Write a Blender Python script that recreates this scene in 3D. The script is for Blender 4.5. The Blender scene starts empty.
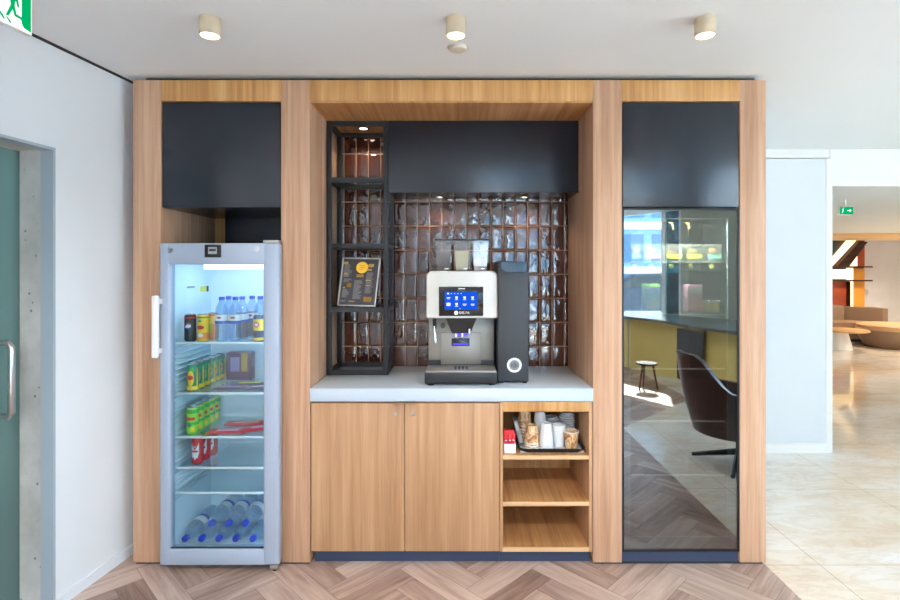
import bpy, bmesh, math, random
from mathutils import Vector, Matrix
random.seed(7)
SC = bpy.context.scene
COL = SC.collection
PI = math.pi
CAMY, CAMZ, FPX, VX, VY = -2.6, 1.475, 520.0, 460.0, 270.0

def PX(px, d): return (px - VX) / FPX * d            # world x of a column seen at distance d from the lens
def PZ(py, d): return CAMZ - (py - VY) / FPX * d      # world z of a row seen at distance d

# ------------------------------------------------------------------ materials
def lin(c):
    out = []
    for v in c[:3]:
        v = v / 255.0
        out.append(v / 12.92 if v <= 0.04045 else ((v + 0.055) / 1.055) ** 2.4)
    return (*out, 1.0)

class NT:
    def __init__(s, name):
        s.m = bpy.data.materials.new(name); s.m.use_nodes = True
        s.t = s.m.node_tree; s.t.nodes.clear()
        s.out = s.n('ShaderNodeOutputMaterial')
    def n(s, kind, **kw):
        x = s.t.nodes.new(kind)
        for k, v in kw.items():
            if hasattr(x, k): setattr(x, k, v)
            else: x.inputs[k.replace('_', ' ')].default_value = v
        return x
    def l(s, a, b): s.t.links.new(a, b)
    def surf(s, sock): s.l(sock, s.out.inputs['Surface'])
    def bsdf(s, rough=0.5, metal=0.0, col=None, spec=0.5, coat=0.0):
        b = s.n('ShaderNodeBsdfPrincipled')
        b.inputs['Roughness'].default_value = rough; b.inputs['Metallic'].default_value = metal
        b.inputs['Specular IOR Level'].default_value = spec; b.inputs['Coat Weight'].default_value = coat
        if col: b.inputs['Base Color'].default_value = lin(col)
        s.surf(b.outputs[0]); return b
    def coord(s, scale, which='Object', rot=(0, 0, 0)):
        tc = s.n('ShaderNodeTexCoord'); mp = s.n('ShaderNodeMapping')
        mp.inputs['Scale'].default_value = scale; mp.inputs['Rotation'].default_value = rot
        s.l(tc.outputs[which], mp.inputs[0]); return mp.outputs[0]
    def noise(s, vec, scale=1.0, detail=4.0, rough=0.55, dist=0.0):
        x = s.n('ShaderNodeTexNoise'); s.l(vec, x.inputs['Vector'])
        x.inputs['Scale'].default_value = scale; x.inputs['Detail'].default_value = detail
        x.inputs['Roughness'].default_value = rough; x.inputs['Distortion'].default_value = dist
        return x.outputs['Fac']
    def ramp(s, fac, stops):
        r = s.n('ShaderNodeValToRGB'); e = r.color_ramp.elements
        while len(e) < len(stops): e.new(0.5)
        for k, (p, c) in enumerate(stops):
            e[k].position = p; e[k].color = lin(c)
        s.l(fac, r.inputs[0]); return r.outputs[0]
    def mix(s, fac, a, b, mode='MIX'):
        x = s.n('ShaderNodeMix', data_type='RGBA', blend_type=mode)
        for sock, v in ((x.inputs[0], fac), (x.inputs[6], a), (x.inputs[7], b)):
            if hasattr(v, 'type') and hasattr(v, 'links'): s.l(v, sock)
            else: sock.default_value = v
        return x.outputs[2]
    def bump(s, h, b, strength=0.2, dist=0.01):
        x = s.n('ShaderNodeBump'); x.inputs['Strength'].default_value = strength
        x.inputs['Distance'].default_value = dist
        s.l(h, x.inputs['Height']); s.l(x.outputs[0], b.inputs['Normal'])

def plain(name, col, rough=0.5, metal=0.0, spec=0.5, coat=0.0, bump=0.0, bscale=200.0, var=0.0):
    t = NT(name); b = t.bsdf(rough, metal, col, spec, coat)
    v = t.coord((1, 1, 1))
    if var:
        f = t.noise(v, 3.0, 3)
        c2 = tuple(max(0, x * (1 - var)) for x in col)
        t.l(t.ramp(f, [(0.3, c2), (0.7, col)]), b.inputs['Base Color'])
    if bump: t.bump(t.noise(v, bscale, 3), b, bump, 0.002)
    return t.m

def emit(name, col, strength):
    t = NT(name); e = t.n('ShaderNodeEmission')
    e.inputs[0].default_value = lin(col); e.inputs[1].default_value = strength
    t.surf(e.outputs[0]); return t.m

def glass(name, tint=(255, 255, 255), f0=0.045, rough=0.0, haze=0.0, hazecol=(255, 255, 255)):
    """thin pane: Schlick mirror over clear tinted transmission, plus an optional milky share"""
    t = NT(name)
    tr = t.n('ShaderNodeBsdfTransparent'); tr.inputs[0].default_value = lin(tint)
    gl = t.n('ShaderNodeBsdfGlossy'); gl.inputs['Roughness'].default_value = rough
    gl.inputs[0].default_value = (1, 1, 1, 1)
    body = tr.outputs[0]
    if haze > 0:
        d = t.n('ShaderNodeBsdfDiffuse'); d.inputs[0].default_value = lin(hazecol)
        tl = t.n('ShaderNodeBsdfTranslucent'); tl.inputs[0].default_value = lin(hazecol)
        a = t.n('ShaderNodeMixShader'); a.inputs[0].default_value = 0.5
        t.l(d.outputs[0], a.inputs[1]); t.l(tl.outputs[0], a.inputs[2])
        h = t.n('ShaderNodeMixShader'); h.inputs[0].default_value = haze
        t.l(body, h.inputs[1]); t.l(a.outputs[0], h.inputs[2]); body = h.outputs[0]
    lw = t.n('ShaderNodeLayerWeight'); lw.inputs[0].default_value = 0.5
    p = t.n('ShaderNodeMath', operation='POWER'); t.l(lw.outputs['Facing'], p.inputs[0]); p.inputs[1].default_value = 5.0
    ma = t.n('ShaderNodeMath', operation='MULTIPLY_ADD'); t.l(p.outputs[0], ma.inputs[0])
    ma.inputs[1].default_value = 1 - f0; ma.inputs[2].default_value = f0
    mx = t.n('ShaderNodeMixShader'); t.l(ma.outputs[0], mx.inputs[0])
    t.l(body, mx.inputs[1]); t.l(gl.outputs[0], mx.inputs[2]); t.surf(mx.outputs[0])
    return t.m

def wood(name, axis, dark, mid, light, rough=0.42, contrast=1.0, cath=1.0):
    t = NT(name); b = t.bsdf(rough, 0, mid, 0.35)
    def sc(across, along): return tuple(along if k == axis else across for k in range(3))
    broad = t.noise(t.coord(sc(7.0, 0.55)), 1.0, 3, 0.5, 0.9 * cath)
    streak = t.noise(t.coord(sc(38.0, 1.1)), 1.0, 5, 0.6, 0.5)
    fibre = t.noise(t.coord(sc(260.0, 7.0)), 1.0, 3, 0.6)
    a = t.n('ShaderNodeMath', operation='MULTIPLY_ADD'); t.l(streak, a.inputs[0]); a.inputs[1].default_value = 0.55
    m1 = t.n('ShaderNodeMath', operation='MULTIPLY'); t.l(broad, m1.inputs[0]); m1.inputs[1].default_value = 0.3
    t.l(m1.outputs[0], a.inputs[2])
    a2 = t.n('ShaderNodeMath', operation='MULTIPLY_ADD'); t.l(fibre, a2.inputs[0]); a2.inputs[1].default_value = 0.15
    t.l(a.outputs[0], a2.inputs[2])
    w = 0.19 / contrast
    col = t.ramp(a2.outputs[0], [(0.5 - w, dark), (0.5, mid), (0.5 + w * 0.9, light)])
    t.l(col, b.inputs['Base Color'])
    t.bump(fibre, b, 0.06, 0.001)
    return t.m

M = {}
M['oak'] = wood('oak_pale', 2, (162, 119, 90), (192, 151, 121), (210, 174, 145), 0.45, 1.1)
M['oak_warm'] = wood('oak_honey', 2, (166, 118, 68), (198, 147, 90), (214, 167, 114), 0.42, 1.2)
M['oak_door'] = wood('oak_door', 2, (158, 116, 80), (182, 140, 103), (200, 160, 122), 0.45, 1.15)
M['oak_deep'] = wood('oak_along_depth', 1, (152, 102, 58), (188, 138, 88), (206, 160, 108), 0.42, 1.3)
M['oak_edge'] = wood('oak_edge_band', 0, (200, 160, 118), (216, 178, 134), (226, 190, 148), 0.45, 0.8)
M['charcoal'] = plain('charcoal_laminate', (36, 41, 49), 0.24, 0, 0.45, bump=0.02)
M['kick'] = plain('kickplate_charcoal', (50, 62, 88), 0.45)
M['blackmetal'] = plain('black_powder_coat', (38, 40, 44), 0.45, 0, 0.4, bump=0.04, bscale=600)
M['black'] = plain('black_plastic', (24, 25, 28), 0.4)
M['blackgloss'] = plain('black_gloss_panel', (16, 17, 20), 0.12)
M['darkgrey'] = plain('dark_grey_plastic', (48, 53, 58), 0.45)
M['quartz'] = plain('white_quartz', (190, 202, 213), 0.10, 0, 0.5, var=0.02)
M['wall'] = plain('white_wall_paint', (226, 230, 233), 0.75, 0, 0.3, bump=0.03, bscale=90, var=0.015)
M['ceil'] = plain('ceiling_paint', (232, 237, 240), 0.85, 0, 0.2, bump=0.02, bscale=120)
M['fascia'] = plain('white_fascia_paint', (240, 238, 234), 0.8)
M['skirt'] = plain('skirting_white', (222, 228, 234), 0.5)
M['gap'] = plain('shadow_gap_dark', (42, 44, 46), 0.8)
M['greymetal'] = plain('grey_door_frame', (164, 178, 188), 0.45)
M['steel'] = plain('brushed_steel', (190, 190, 188), 0.28, 1.0, bump=0.02, bscale=400)
M['steel_dull'] = plain('dull_steel', (176, 172, 166), 0.42, 0.75)
M['steel_body'] = plain('machine_steel', (142, 138, 130), 0.4, 0.6)
M['chrome'] = plain('chrome', (220, 220, 222), 0.08, 1.0)
M['brass'] = plain('brass_pull', (150, 122, 84), 0.4, 0.4)
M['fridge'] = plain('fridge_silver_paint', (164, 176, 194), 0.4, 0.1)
M['fridge_in'] = plain('fridge_white_liner', (228, 238, 244), 0.35)
M['white'] = plain('white_plastic', (236, 236, 234), 0.3)
M['shell'] = plain('warm_white_plastic', (204, 200, 192), 0.28, coat=0.2)
M['beige'] = plain('beige_lamp_metal', (206, 188, 160), 0.45, 0.2)
M['detector'] = plain('cream_plastic', (214, 206, 190), 0.5)
M['fglass'] = glass('fridge_door_glass', (238, 246, 248), 0.04)
M['shelfglass'] = glass('clear_shelf_glass', (238, 247, 248), 0.05)
M['rackglass'] = glass('greenish_shelf_glass', (196, 214, 200), 0.06)
M['mirrorglass'] = glass('dark_reflective_glass', (165, 175, 172), 0.22)
M['winglass'] = glass('window_glass', (244, 250, 250), 0.05)
M['winteal'] = glass('teal_window_glass', (70, 130, 135), 0.10)
M['tealglass'] = glass('teal_frosted_glass', (118, 138, 134), 0.05, haze=0.8, hazecol=(98, 112, 106))
M['hopper'] = glass('smoky_hopper_plastic', (232, 234, 236), 0.07, haze=0.17, hazecol=(224, 226, 228))
M['rail'] = glass('pale_price_rail', (220, 230, 230), 0.08, haze=0.22, hazecol=(190, 205, 210))
M['packclear'] = glass('clear_pack_plastic', (236, 238, 236), 0.07, haze=0.3, hazecol=(225, 225, 220))
M['pet'] = glass('pet_bottle_plastic', (214, 234, 250), 0.06, haze=0.10, hazecol=(200, 226, 246))
M['petblue'] = glass('blue_pet_plastic', (238, 247, 253), 0.06, haze=0.24, hazecol=(190, 224, 248))
M['capblue'] = plain('blue_cap', (24, 70, 200), 0.35)
M['tea'] = plain('brown_drink', (120, 74, 66), 0.3)
M['paperwhite'] = plain('white_paper', (222, 224, 226), 0.6)
M['papergrey'] = plain('grey_paper', (150, 152, 154), 0.7)
M['lidgrey'] = plain('pale_grey_lid', (196, 198, 202), 0.4)
M['liddark'] = plain('mid_grey_lid', (128, 130, 134), 0.4)
M['red'] = plain('red_print', (200, 32, 36), 0.4)
M['redbright'] = plain('red_packet', (222, 40, 52), 0.45)
M['yellow'] = plain('yellow_print', (250, 200, 40), 0.4)
M['ochre'] = plain('ochre_print', (206, 160, 70), 0.5)
M['orange'] = plain('orange_print', (240, 140, 50), 0.4)
M['green'] = plain('green_print', (60, 165, 60), 0.35)
M['limegreen'] = plain('lime_print', (150, 205, 60), 0.35)
M['tealprint'] = plain('teal_green_print', (20, 130, 100), 0.35)
M['navy'] = plain('navy_print', (34, 44, 84), 0.35)
M['pepblue'] = plain('blue_print', (20, 70, 170), 0.35)
M['pink'] = plain('pink_print', (244, 160, 190), 0.5)
M['mint'] = plain('mint_print', (150, 225, 190), 0.5)
M['lemon'] = plain('lemon_print', (250, 232, 90), 0.5)
M['palegreen'] = plain('pale_green_print', (205, 235, 120), 0.5)
M['salmon'] = plain('salmon_print', (238, 140, 130), 0.5)
M['plum'] = plain('plum_wrapper', (92, 50, 84), 0.35)
M['lilac'] = plain('lilac_print', (170, 150, 200), 0.4)
M['alu'] = plain('can_aluminium', (200, 202, 204), 0.25, 1.0)
M['beans'] = plain('coffee_beans', (84, 54, 40), 0.45, bump=1.0, bscale=90)
M['milk'] = plain('milk_powder', (236, 226, 176), 0.8)
M['cocoa'] = plain('cocoa_powder', (190, 128, 104), 0.8)
M['poster'] = plain('charcoal_poster', (58, 56, 60), 0.5)
M['postergrey'] = plain('grey_poster_print', (150, 150, 152), 0.6)
M['leather'] = plain('maroon_leather', (72, 42, 40), 0.32, bump=0.1, bscale=150)
M['leather_in'] = plain('brown_leather_inside', (92, 56, 46), 0.4, bump=0.1, bscale=150)
M['darkwood'] = wood('dark_walnut', 0, (44, 26, 20), (62, 38, 30), (78, 50, 40), 0.65)
M['legwood'] = wood('walnut_leg', 2, (84, 48, 32), (116, 70, 46), (136, 88, 60), 0.4)
M['olive'] = plain('ochre_wall_paint', (222, 204, 124), 0.7, var=0.03)
M['ledge'] = plain('grey_ledge_laminate', (104, 108, 108), 0.25)
M['facade'] = plain('grey_green_cladding', (186, 192, 178), 0.5)
M['winframe'] = plain('white_window_frame', (226, 232, 234), 0.4)
M['sofa'] = plain('taupe_sofa_fabric', (136, 112, 92), 0.85, bump=0.2, bscale=300)
M['sofaseat'] = plain('brown_sofa_seat', (158, 124, 94), 0.8)
M['ottoman'] = plain('tan_ottoman_leather', (196, 154, 110), 0.5, bump=0.1)
M['tabletop'] = wood('oak_tabletop', 0, (190, 140, 84), (216, 170, 112), (228, 186, 130), 0.4)
M['farwall'] = plain('grey_plaster', (216, 212, 214), 0.8, var=0.04)
M['amber'] = plain('amber_panel', (222, 150, 50), 0.4)
M['rust'] = plain('rust_red_panel', (190, 78, 36), 0.45, var=0.25)
M['exitgreen'] = emit('exit_sign_green', (0, 176, 104), 0.5)
M['exitwhite'] = emit('exit_sign_white', (244, 255, 250), 0.6)
M['lens'] = emit('lamp_lens_glow', (255, 236, 206), 5.0)
M['led'] = emit('led_warm_strip', (255, 214, 156), 1.4)
M['fled'] = emit('fridge_led', (214, 236, 255), 2.0)
M['fled_fill'] = emit('fridge_side_fill', (180, 220, 255), 7.0)
M['cabled'] = emit('cabinet_led', (255, 250, 236), 1.0)
M['screen'] = emit('blue_screen_glow', (20, 84, 214), 0.55)
M['icon'] = emit('white_icon_glow', (236, 244, 255), 0.6)
M['blueled'] = emit('violet_led', (64, 52, 255), 1.6)
M['display'] = emit('fridge_display_glow', (190, 205, 205), 0.3)
M['tyre'] = plain('tyre_rubber', (22, 22, 24), 0.8)
M['carpaint'] = plain('dark_blue_car_paint', (30, 44, 62), 0.2, 0.3, coat=0.6)
M['carglass'] = plain('car_window_tint', (30, 40, 48), 0.06)
M['bldg'] = plain('building_blue_cladding', (120, 158, 180), 0.4)
M['bldgwhite'] = plain('building_white_band', (226, 232, 236), 0.6)
M['bldgglass'] = plain('building_window', (70, 110, 140), 0.06, 0.2)
M['asphalt'] = plain('street_paving', (196, 200, 202), 0.8, var=0.08)

def marble():
    t = NT('cream_marble'); b = t.bsdf(0.10, 0, (236, 222, 200), 0.5)
    v = t.coord((1, 1, 1))
    cloud = t.noise(t.coord((0.55, 1.3, 1), rot=(0, 0, 0.5)), 1.1, 5, 0.6, 0.8)
    vein = t.noise(t.coord((1.2, 3.5, 1), rot=(0, 0, 0.6)), 2.2, 8, 0.65, 1.2)
    c1 = t.ramp(cloud, [(0.30, (228, 206, 178)), (0.46, (240, 230, 216)), (0.60, (248, 246, 242))])
    c2 = t.ramp(vein, [(0.44, (255, 255, 255)), (0.5, (226, 206, 176)), (0.56, (255, 255, 255))])
    col = t.mix(0.35, c1, c2, 'MULTIPLY')
    br = t.n('ShaderNodeTexBrick'); t.l(v, br.inputs[0]); br.offset = 0.0
    br.inputs['Scale'].default_value = 1.0; br.inputs['Brick Width'].default_value = 0.9; br.inputs['Row Height'].default_value = 0.9
    br.inputs['Mortar Size'].default_value = 0.0022
    br.inputs['Color1'].default_value = br.inputs['Color2'].default_value = (1, 1, 1, 1)
    br.inputs['Mortar'].default_value = lin((206, 192, 172))
    t.l(t.mix(1.0, col, br.outputs[0], 'MULTIPLY'), b.inputs['Base Color'])
    return t.m
M['marble'] = marble()

def plankmat():
    t = NT('herringbone_plank'); b = t.bsdf(0.36, 0, (170, 145, 130), 0.4)
    uv = t.n('ShaderNodeUVMap'); uv.uv_map = 'plank'
    mp = t.n('ShaderNodeMapping'); mp.inputs['Scale'].default_value = (3.0, 34.0, 1.0); t.l(uv.outputs[0], mp.inputs[0])
    at = t.n('ShaderNodeAttribute'); at.attribute_name = 'tone'
    g = t.noise(mp.outputs[0], 1.0, 6, 0.65, 0.5)
    mp2 = t.n('ShaderNodeMapping'); mp2.inputs['Scale'].default_value = (1.2, 9.0, 1.0); t.l(uv.outputs[0], mp2.inputs[0])
    g2 = t.noise(mp2.outputs[0], 1.0, 3, 0.5, 0.8)
    a = t.n('ShaderNodeMath', operation='MULTIPLY_ADD'); t.l(g, a.inputs[0]); a.inputs[1].default_value = 0.55
    m0 = t.n('ShaderNodeMath', operation='MULTIPLY_ADD'); t.l(g2, m0.inputs[0]); m0.inputs[1].default_value = 0.35
    sub = t.n('ShaderNodeMath', operation='MULTIPLY_ADD'); t.l(at.outputs['Fac'], sub.inputs[0]); sub.inputs[1].default_value = 0.26; sub.inputs[2].default_value = -0.09
    t.l(sub.outputs[0], m0.inputs[2]); t.l(m0.outputs[0], a.inputs[2])
    col = t.ramp(a.outputs[0], [(0.26, (116, 90, 80)), (0.44, (164, 138, 126)), (0.58, (192, 168, 156)), (0.76, (216, 196, 184))])
    t.l(col, b.inputs['Base Color']); t.bump(g, b, 0.12, 0.001)
    return t.m
M['plank'] = plankmat()
M['plankgap'] = plain('plank_joint', (92, 74, 64), 0.8)

def concrete():
    t = NT('raw_concrete'); b = t.bsdf(0.75, 0, (170, 170, 164))
    v = t.coord((1, 1, 1))
    f = t.noise(v, 5.0, 6, 0.6); vo = t.n('ShaderNodeTexVoronoi'); t.l(v, vo.inputs['Vector']); vo.inputs['Scale'].default_value = 16.0
    pit = t.ramp(vo.outputs['Distance'], [(0.05, (96, 92, 86)), (0.12, (255, 255, 255))])
    c = t.ramp(f, [(0.3, (168, 168, 163)), (0.7, (204, 204, 198))])
    t.l(t.mix(0.8, c, pit, 'MULTIPLY'), b.inputs['Base Color']); t.bump(f, b, 0.3, 0.004)
    return t.m
M['concrete'] = concrete()

def tilemat():
    t = NT('brown_glazed_tile'); b = t.bsdf(0.05, 0, (66, 38, 28), 1.0, 0.0)
    at = t.n('ShaderNodeAttribute'); at.attribute_name = 'tone'
    v = t.coord((1, 1, 1))
    f = t.noise(v, 14.0, 4, 0.6)
    a = t.n('ShaderNodeMath', operation='MULTIPLY_ADD'); t.l(at.outputs['Fac'], a.inputs[0]); a.inputs[1].default_value = 0.4
    m = t.n('ShaderNodeMath', operation='MULTIPLY'); t.l(f, m.inputs[0]); m.inputs[1].default_value = 0.6; t.l(m.outputs[0], a.inputs[2])
    t.l(t.ramp(a.outputs[0], [(0.2, (48, 24, 17)), (0.5, (70, 36, 26)), (0.8, (90, 48, 36))]), b.inputs['Base Color'])
    h = t.noise(t.coord((1, 1, 0.6)), 16.0, 2, 0.5, 0.4)
    t.bump(h, b, 0.42, 0.014)
    return t.m
M['tile'] = tilemat()
M['grout'] = plain('beige_grout', (176, 142, 120), 0.8)

def cupprint():
    t = NT('paper_cup_print'); b = t.bsdf(0.55, 0, (200, 160, 110))
    f = t.noise(t.coord((22, 22, 14)), 1.0, 2, 0.5, 1.5)
    t.l(t.ramp(f, [(0.40, (168, 112, 66)), (0.47, (214, 172, 120)), (0.53, (232, 208, 172)), (0.58, (198, 146, 92))]), b.inputs['Base Color'])
    return t.m
M['cupprint'] = cupprint()

# ------------------------------------------------------------------ mesh builder
class MB:
    def __init__(s): s.bm = bmesh.new(); s.mi = 0
    def quad(s, vs):
        f = s.bm.faces.new([s.bm.verts.new(v) for v in vs]); f.material_index = s.mi; return f
    def box(s, x0, x1, y0, y1, z0, z1, bev=0.0, seg=2, mat=None):
        x0, x1 = sorted((x0, x1)); y0, y1 = sorted((y0, y1)); z0, z1 = sorted((z0, z1))
        r = bmesh.ops.create_cube(s.bm, size=1.0)
        vs = r['verts']
        for v in vs:
            v.co = Vector((x0 + (v.co.x + .5) * (x1 - x0), y0 + (v.co.y + .5) * (y1 - y0), z0 + (v.co.z + .5) * (z1 - z0)))
        if mat is not None:
            for v in vs: v.co = mat @ v.co
        fs = {f for v in vs for f in v.link_faces}
        for f in fs: f.material_index = s.mi
        if bev > 0:
            es = list({e for v in vs for e in v.link_edges})
            b = min(bev, 0.49 * min(x1 - x0, y1 - y0, z1 - z0))
            res = bmesh.ops.bevel(s.bm, geom=es, offset=b, segments=seg, affect='EDGES', profile=0.5)
            for f in res['faces']: f.material_index = s.mi
        return s
    def cyl(s, p0, p1, r0, r1=None, n=20, caps=True):
        r1 = r0 if r1 is None else r1
        p0, p1 = Vector(p0), Vector(p1); d = (p1 - p0).normalized()
        a = d.orthogonal().normalized(); b = d.cross(a)
        R0 = [s.bm.verts.new(p0 + (a * math.cos(2 * PI * k / n) + b * math.sin(2 * PI * k / n)) * r0) for k in range(n)]
        R1 = [s.bm.verts.new(p1 + (a * math.cos(2 * PI * k / n) + b * math.sin(2 * PI * k / n)) * r1) for k in range(n)]
        for k in range(n):
            f = s.bm.faces.new((R0[k], R0[(k + 1) % n], R1[(k + 1) % n], R1[k])); f.material_index = s.mi
        if caps:
            s.bm.faces.new(R0[::-1]).material_index = s.mi; s.bm.faces.new(R1).material_index = s.mi
        return s
    def lathe(s, prof, c=(0, 0, 0), n=24, axis='z', closed=False):
        c = Vector(c); rings = []
        for r, z in prof:
            if r < 1e-6: ring = [s.bm.verts.new(c + s._ax(0, 0, z, axis))]
            else: ring = [s.bm.verts.new(c + s._ax(r * math.cos(2 * PI * k / n), r * math.sin(2 * PI * k / n), z, axis)) for k in range(n)]
            rings.append(ring)
        pairs = list(zip(rings, rings[1:])) + ([(rings[-1], rings[0])] if closed else [])
        for A, B in pairs:
            for k in range(n):
                k2 = (k + 1) % n
                if len(A) == 1 and len(B) == 1: continue
                if len(A) == 1: f = s.bm.faces.new((A[0], B[k2], B[k]))
                elif len(B) == 1: f = s.bm.faces.new((A[k], A[k2], B[0]))
                else: f = s.bm.faces.new((A[k], A[k2], B[k2], B[k]))
                f.material_index = s.mi
        return s
    @staticmethod
    def _ax(x, y, z, axis):
        return Vector((x, y, z)) if axis == 'z' else (Vector((x, z, y)) if axis == 'y' else Vector((z, x, y)))
    def prism(s, pts, lo, hi, plane='xy'):
        def w(p, h): return {'xy': (p[0], p[1], h), 'xz': (p[0], h, p[1]), 'yz': (h, p[0], p[1])}[plane]
        A = [s.bm.verts.new(w(p, lo)) for p in pts]; B = [s.bm.verts.new(w(p, hi)) for p in pts]; n = len(pts)
        for k in range(n): s.bm.faces.new((A[k], A[(k + 1) % n], B[(k + 1) % n], B[k])).material_index = s.mi
        s.bm.faces.new(A[::-1]).material_index = s.mi; s.bm.faces.new(B).material_index = s.mi
        return s
    def tube(s, pts, r, n=10, caps=True):
        pts = [Vector(p) for p in pts]; rings = []
        prev = None
        for k, p in enumerate(pts):
            t = ((pts[min(k + 1, len(pts) - 1)]) - pts[max(k - 1, 0)]).normalized()
            if prev is None: a = t.orthogonal().normalized()
            else: a = (prev - t * prev.dot(t)).normalized()
            prev = a; b = t.cross(a)
            rr = r[k] if isinstance(r, (list, tuple)) else r
            rings.append([s.bm.verts.new(p + (a * math.cos(2 * PI * j / n) + b * math.sin(2 * PI * j / n)) * rr) for j in range(n)])
        for A, B in zip(rings, rings[1:]):
            for j in range(n): s.bm.faces.new((A[j], A[(j + 1) % n], B[(j + 1) % n], B[j])).material_index = s.mi
        if caps:
            s.bm.faces.new(rings[0][::-1]).material_index = s.mi; s.bm.faces.new(rings[-1]).material_index = s.mi
        return s
    def grid(s, rows, close=False):
        R = [[s.bm.verts.new(p) for p in row] for row in rows]
        for A, B in zip(R, R[1:]):
            m = len(A)
            for j in range(m if close else m - 1):
                s.bm.faces.new((A[j], A[(j + 1) % m], B[(j + 1) % m], B[j])).material_index = s.mi
        return R
    def text(s, body, size, mat, depth=0.0004):
        c = bpy.data.curves.new('lettering', 'FONT'); c.body = body; c.size = size; c.extrude = depth
        c.align_x = 'CENTER'; c.align_y = 'CENTER'; c.resolution_u = 3
        o = bpy.data.objects.new('lettering', c); COL.objects.link(o)
        dg = bpy.context.evaluated_depsgraph_get()
        me = bpy.data.meshes.new_from_object(o.evaluated_get(dg)); me.transform(mat)
        k = len(s.bm.faces); s.bm.from_mesh(me); s.bm.faces.ensure_lookup_table()
        for f in s.bm.faces[k:]: f.material_index = s.mi
        bpy.data.objects.remove(o); bpy.data.curves.remove(c); bpy.data.meshes.remove(me)
        return s
    def xf(s, mat):
        bmesh.ops.transform(s.bm, matrix=mat, verts=s.bm.verts); return s
    def build(s, name, mat, parent=None, loc=None, sharp=34.0, weld=True):
        bm = s.bm
        if weld: bmesh.ops.remove_doubles(bm, verts=bm.verts, dist=1e-6)
        bmesh.ops.recalc_face_normals(bm, faces=bm.faces)
        lim = math.radians(sharp)
        for f in bm.faces: f.smooth = True
        for e in bm.edges: e.smooth = len(e.link_faces) == 2 and e.calc_face_angle(0.0) < lim
        off = Vector((0, 0, 0))
        if parent is not None: off = ROOT.get(parent.name, Vector((0, 0, 0)))
        elif loc is not None: off = Vector(loc)
        if off.length > 0: bmesh.ops.translate(bm, vec=-off, verts=bm.verts)
        me = bpy.data.meshes.new(name); bm.to_mesh(me); bm.free()
        for mm in (mat if isinstance(mat, (list, tuple)) else [mat]): me.materials.append(mm)
        o = bpy.data.objects.new(name, me); COL.objects.link(o)
        ROOT[o.name] = off
        if parent is not None: o.parent = parent
        elif loc is not None: o.location = loc
        return o
ROOT = {}

def tag(o, label=None, cat=None, group=None, kind=None):
    if label: o['label'] = label
    if cat: o['category'] = cat
    if group: o['group'] = group
    if kind: o['kind'] = kind
    return o
def thing(name, label, cat, loc=(0, 0, 0), group=None):
    o = bpy.data.objects.new(name, None); COL.objects.link(o); o.location = loc
    o.empty_display_size = 0.1
    ROOT[o.name] = Vector(loc); return tag(o, label, cat, group)
def struct(name, mb, mat, parent=None):
    o = mb.build(name, mat, parent)
    if parent is None: o['kind'] = 'structure'
    return o
def B(*a, **k): return MB().box(*a, **k)
def copy_tree(src, loc=None, rotz=None, label=None, group=None, parent=None):
    c = src.copy(); COL.objects.link(c)
    if parent is not None: c.parent = parent
    if loc is not None: c.location = loc
    if rotz is not None: c.rotation_euler = (0, 0, rotz)
    if label: c['label'] = label
    if group: c['group'] = group
    for ch in list(src.children): copy_tree(ch, parent=c)
    return c
USED = set()
def place(src, loc, label, group=None, rotz=0.0, rot=None):
    """first call uses the modelled thing itself, later calls copy it with its parts"""
    if src.name not in USED:
        USED.add(src.name); o = src; o.location = loc; o['label'] = label
        if group: o['group'] = group
        o.rotation_euler = (0, 0, rotz)
    else: o = copy_tree(src, loc, rotz, label, group)
    if rot is not None: o.rotation_euler = rot
    return o

# ------------------------------------------------------------------ camera, world, sun
cam = bpy.data.cameras.new('camera'); co = bpy.data.objects.new('camera', cam); COL.objects.link(co)
co.location = (0, CAMY, CAMZ); co.rotation_euler = (PI / 2, 0, 0)
cam.sensor_width = 36; cam.lens = FPX / 900 * 36
cam.shift_x = -(VX - 450) / 900; cam.shift_y = (VY - 300) / 900
cam.clip_start = 0.05; cam.clip_end = 200
SC.camera = co
SC.view_settings.view_transform = 'Standard'; SC.view_settings.look = 'None'
SC.view_settings.exposure = 1.13; SC.view_settings.gamma = 1.0; SC.view_settings.use_curve_mapping = False
SC.cycles.max_bounces = 10; SC.cycles.diffuse_bounces = 6; SC.cycles.glossy_bounces = 6
SC.cycles.transparent_max_bounces = 32; SC.cycles.transmission_bounces = 6
SC.cycles.caustics_reflective = False; SC.cycles.caustics_refractive = False
SC.cycles.sample_clamp_indirect = 6.0

W = bpy.data.worlds.new('daylight'); SC.world = W; W.use_nodes = True
wt = W.node_tree; wt.nodes.clear()
wo = wt.nodes.new('ShaderNodeOutputWorld'); bg = wt.nodes.new('ShaderNodeBackground')
tc = wt.nodes.new('ShaderNodeTexCoord'); sp = wt.nodes.new('ShaderNodeSeparateXYZ'); rp = wt.nodes.new('ShaderNodeValToRGB')
wt.links.new(tc.outputs['Generated'], sp.inputs[0]); wt.links.new(sp.outputs[2], rp.inputs[0])
e = rp.color_ramp.elements
e[0].position = 0.0; e[0].color = (0.76, 0.91, 1.10, 1); e[1].position = 0.6; e[1].color = (0.56, 0.79, 1.10, 1)
wt.links.new(rp.outputs[0], bg.inputs[0]); bg.inputs[1].default_value = 7.5
wt.links.new(bg.outputs[0], wo.inputs[0])

sun = bpy.data.lights.new('sun', 'SUN'); so = bpy.data.objects.new('sun', sun); COL.objects.link(so)
sun.energy = 26.0; sun.angle = 0.012; sun.color = (1.0, 0.97, 0.93)
el = math.radians(42); az = (Vector((-0.8407, 0.5415, 0)) + 0.8 * Vector((0.5415, 0.8407, 0))).normalized()
so.rotation_euler = (az * math.cos(el) + Vector((0, 0, -math.sin(el)))).to_track_quat('-Z', 'Y').to_euler()
so.location = (8, -8, 9)

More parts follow.
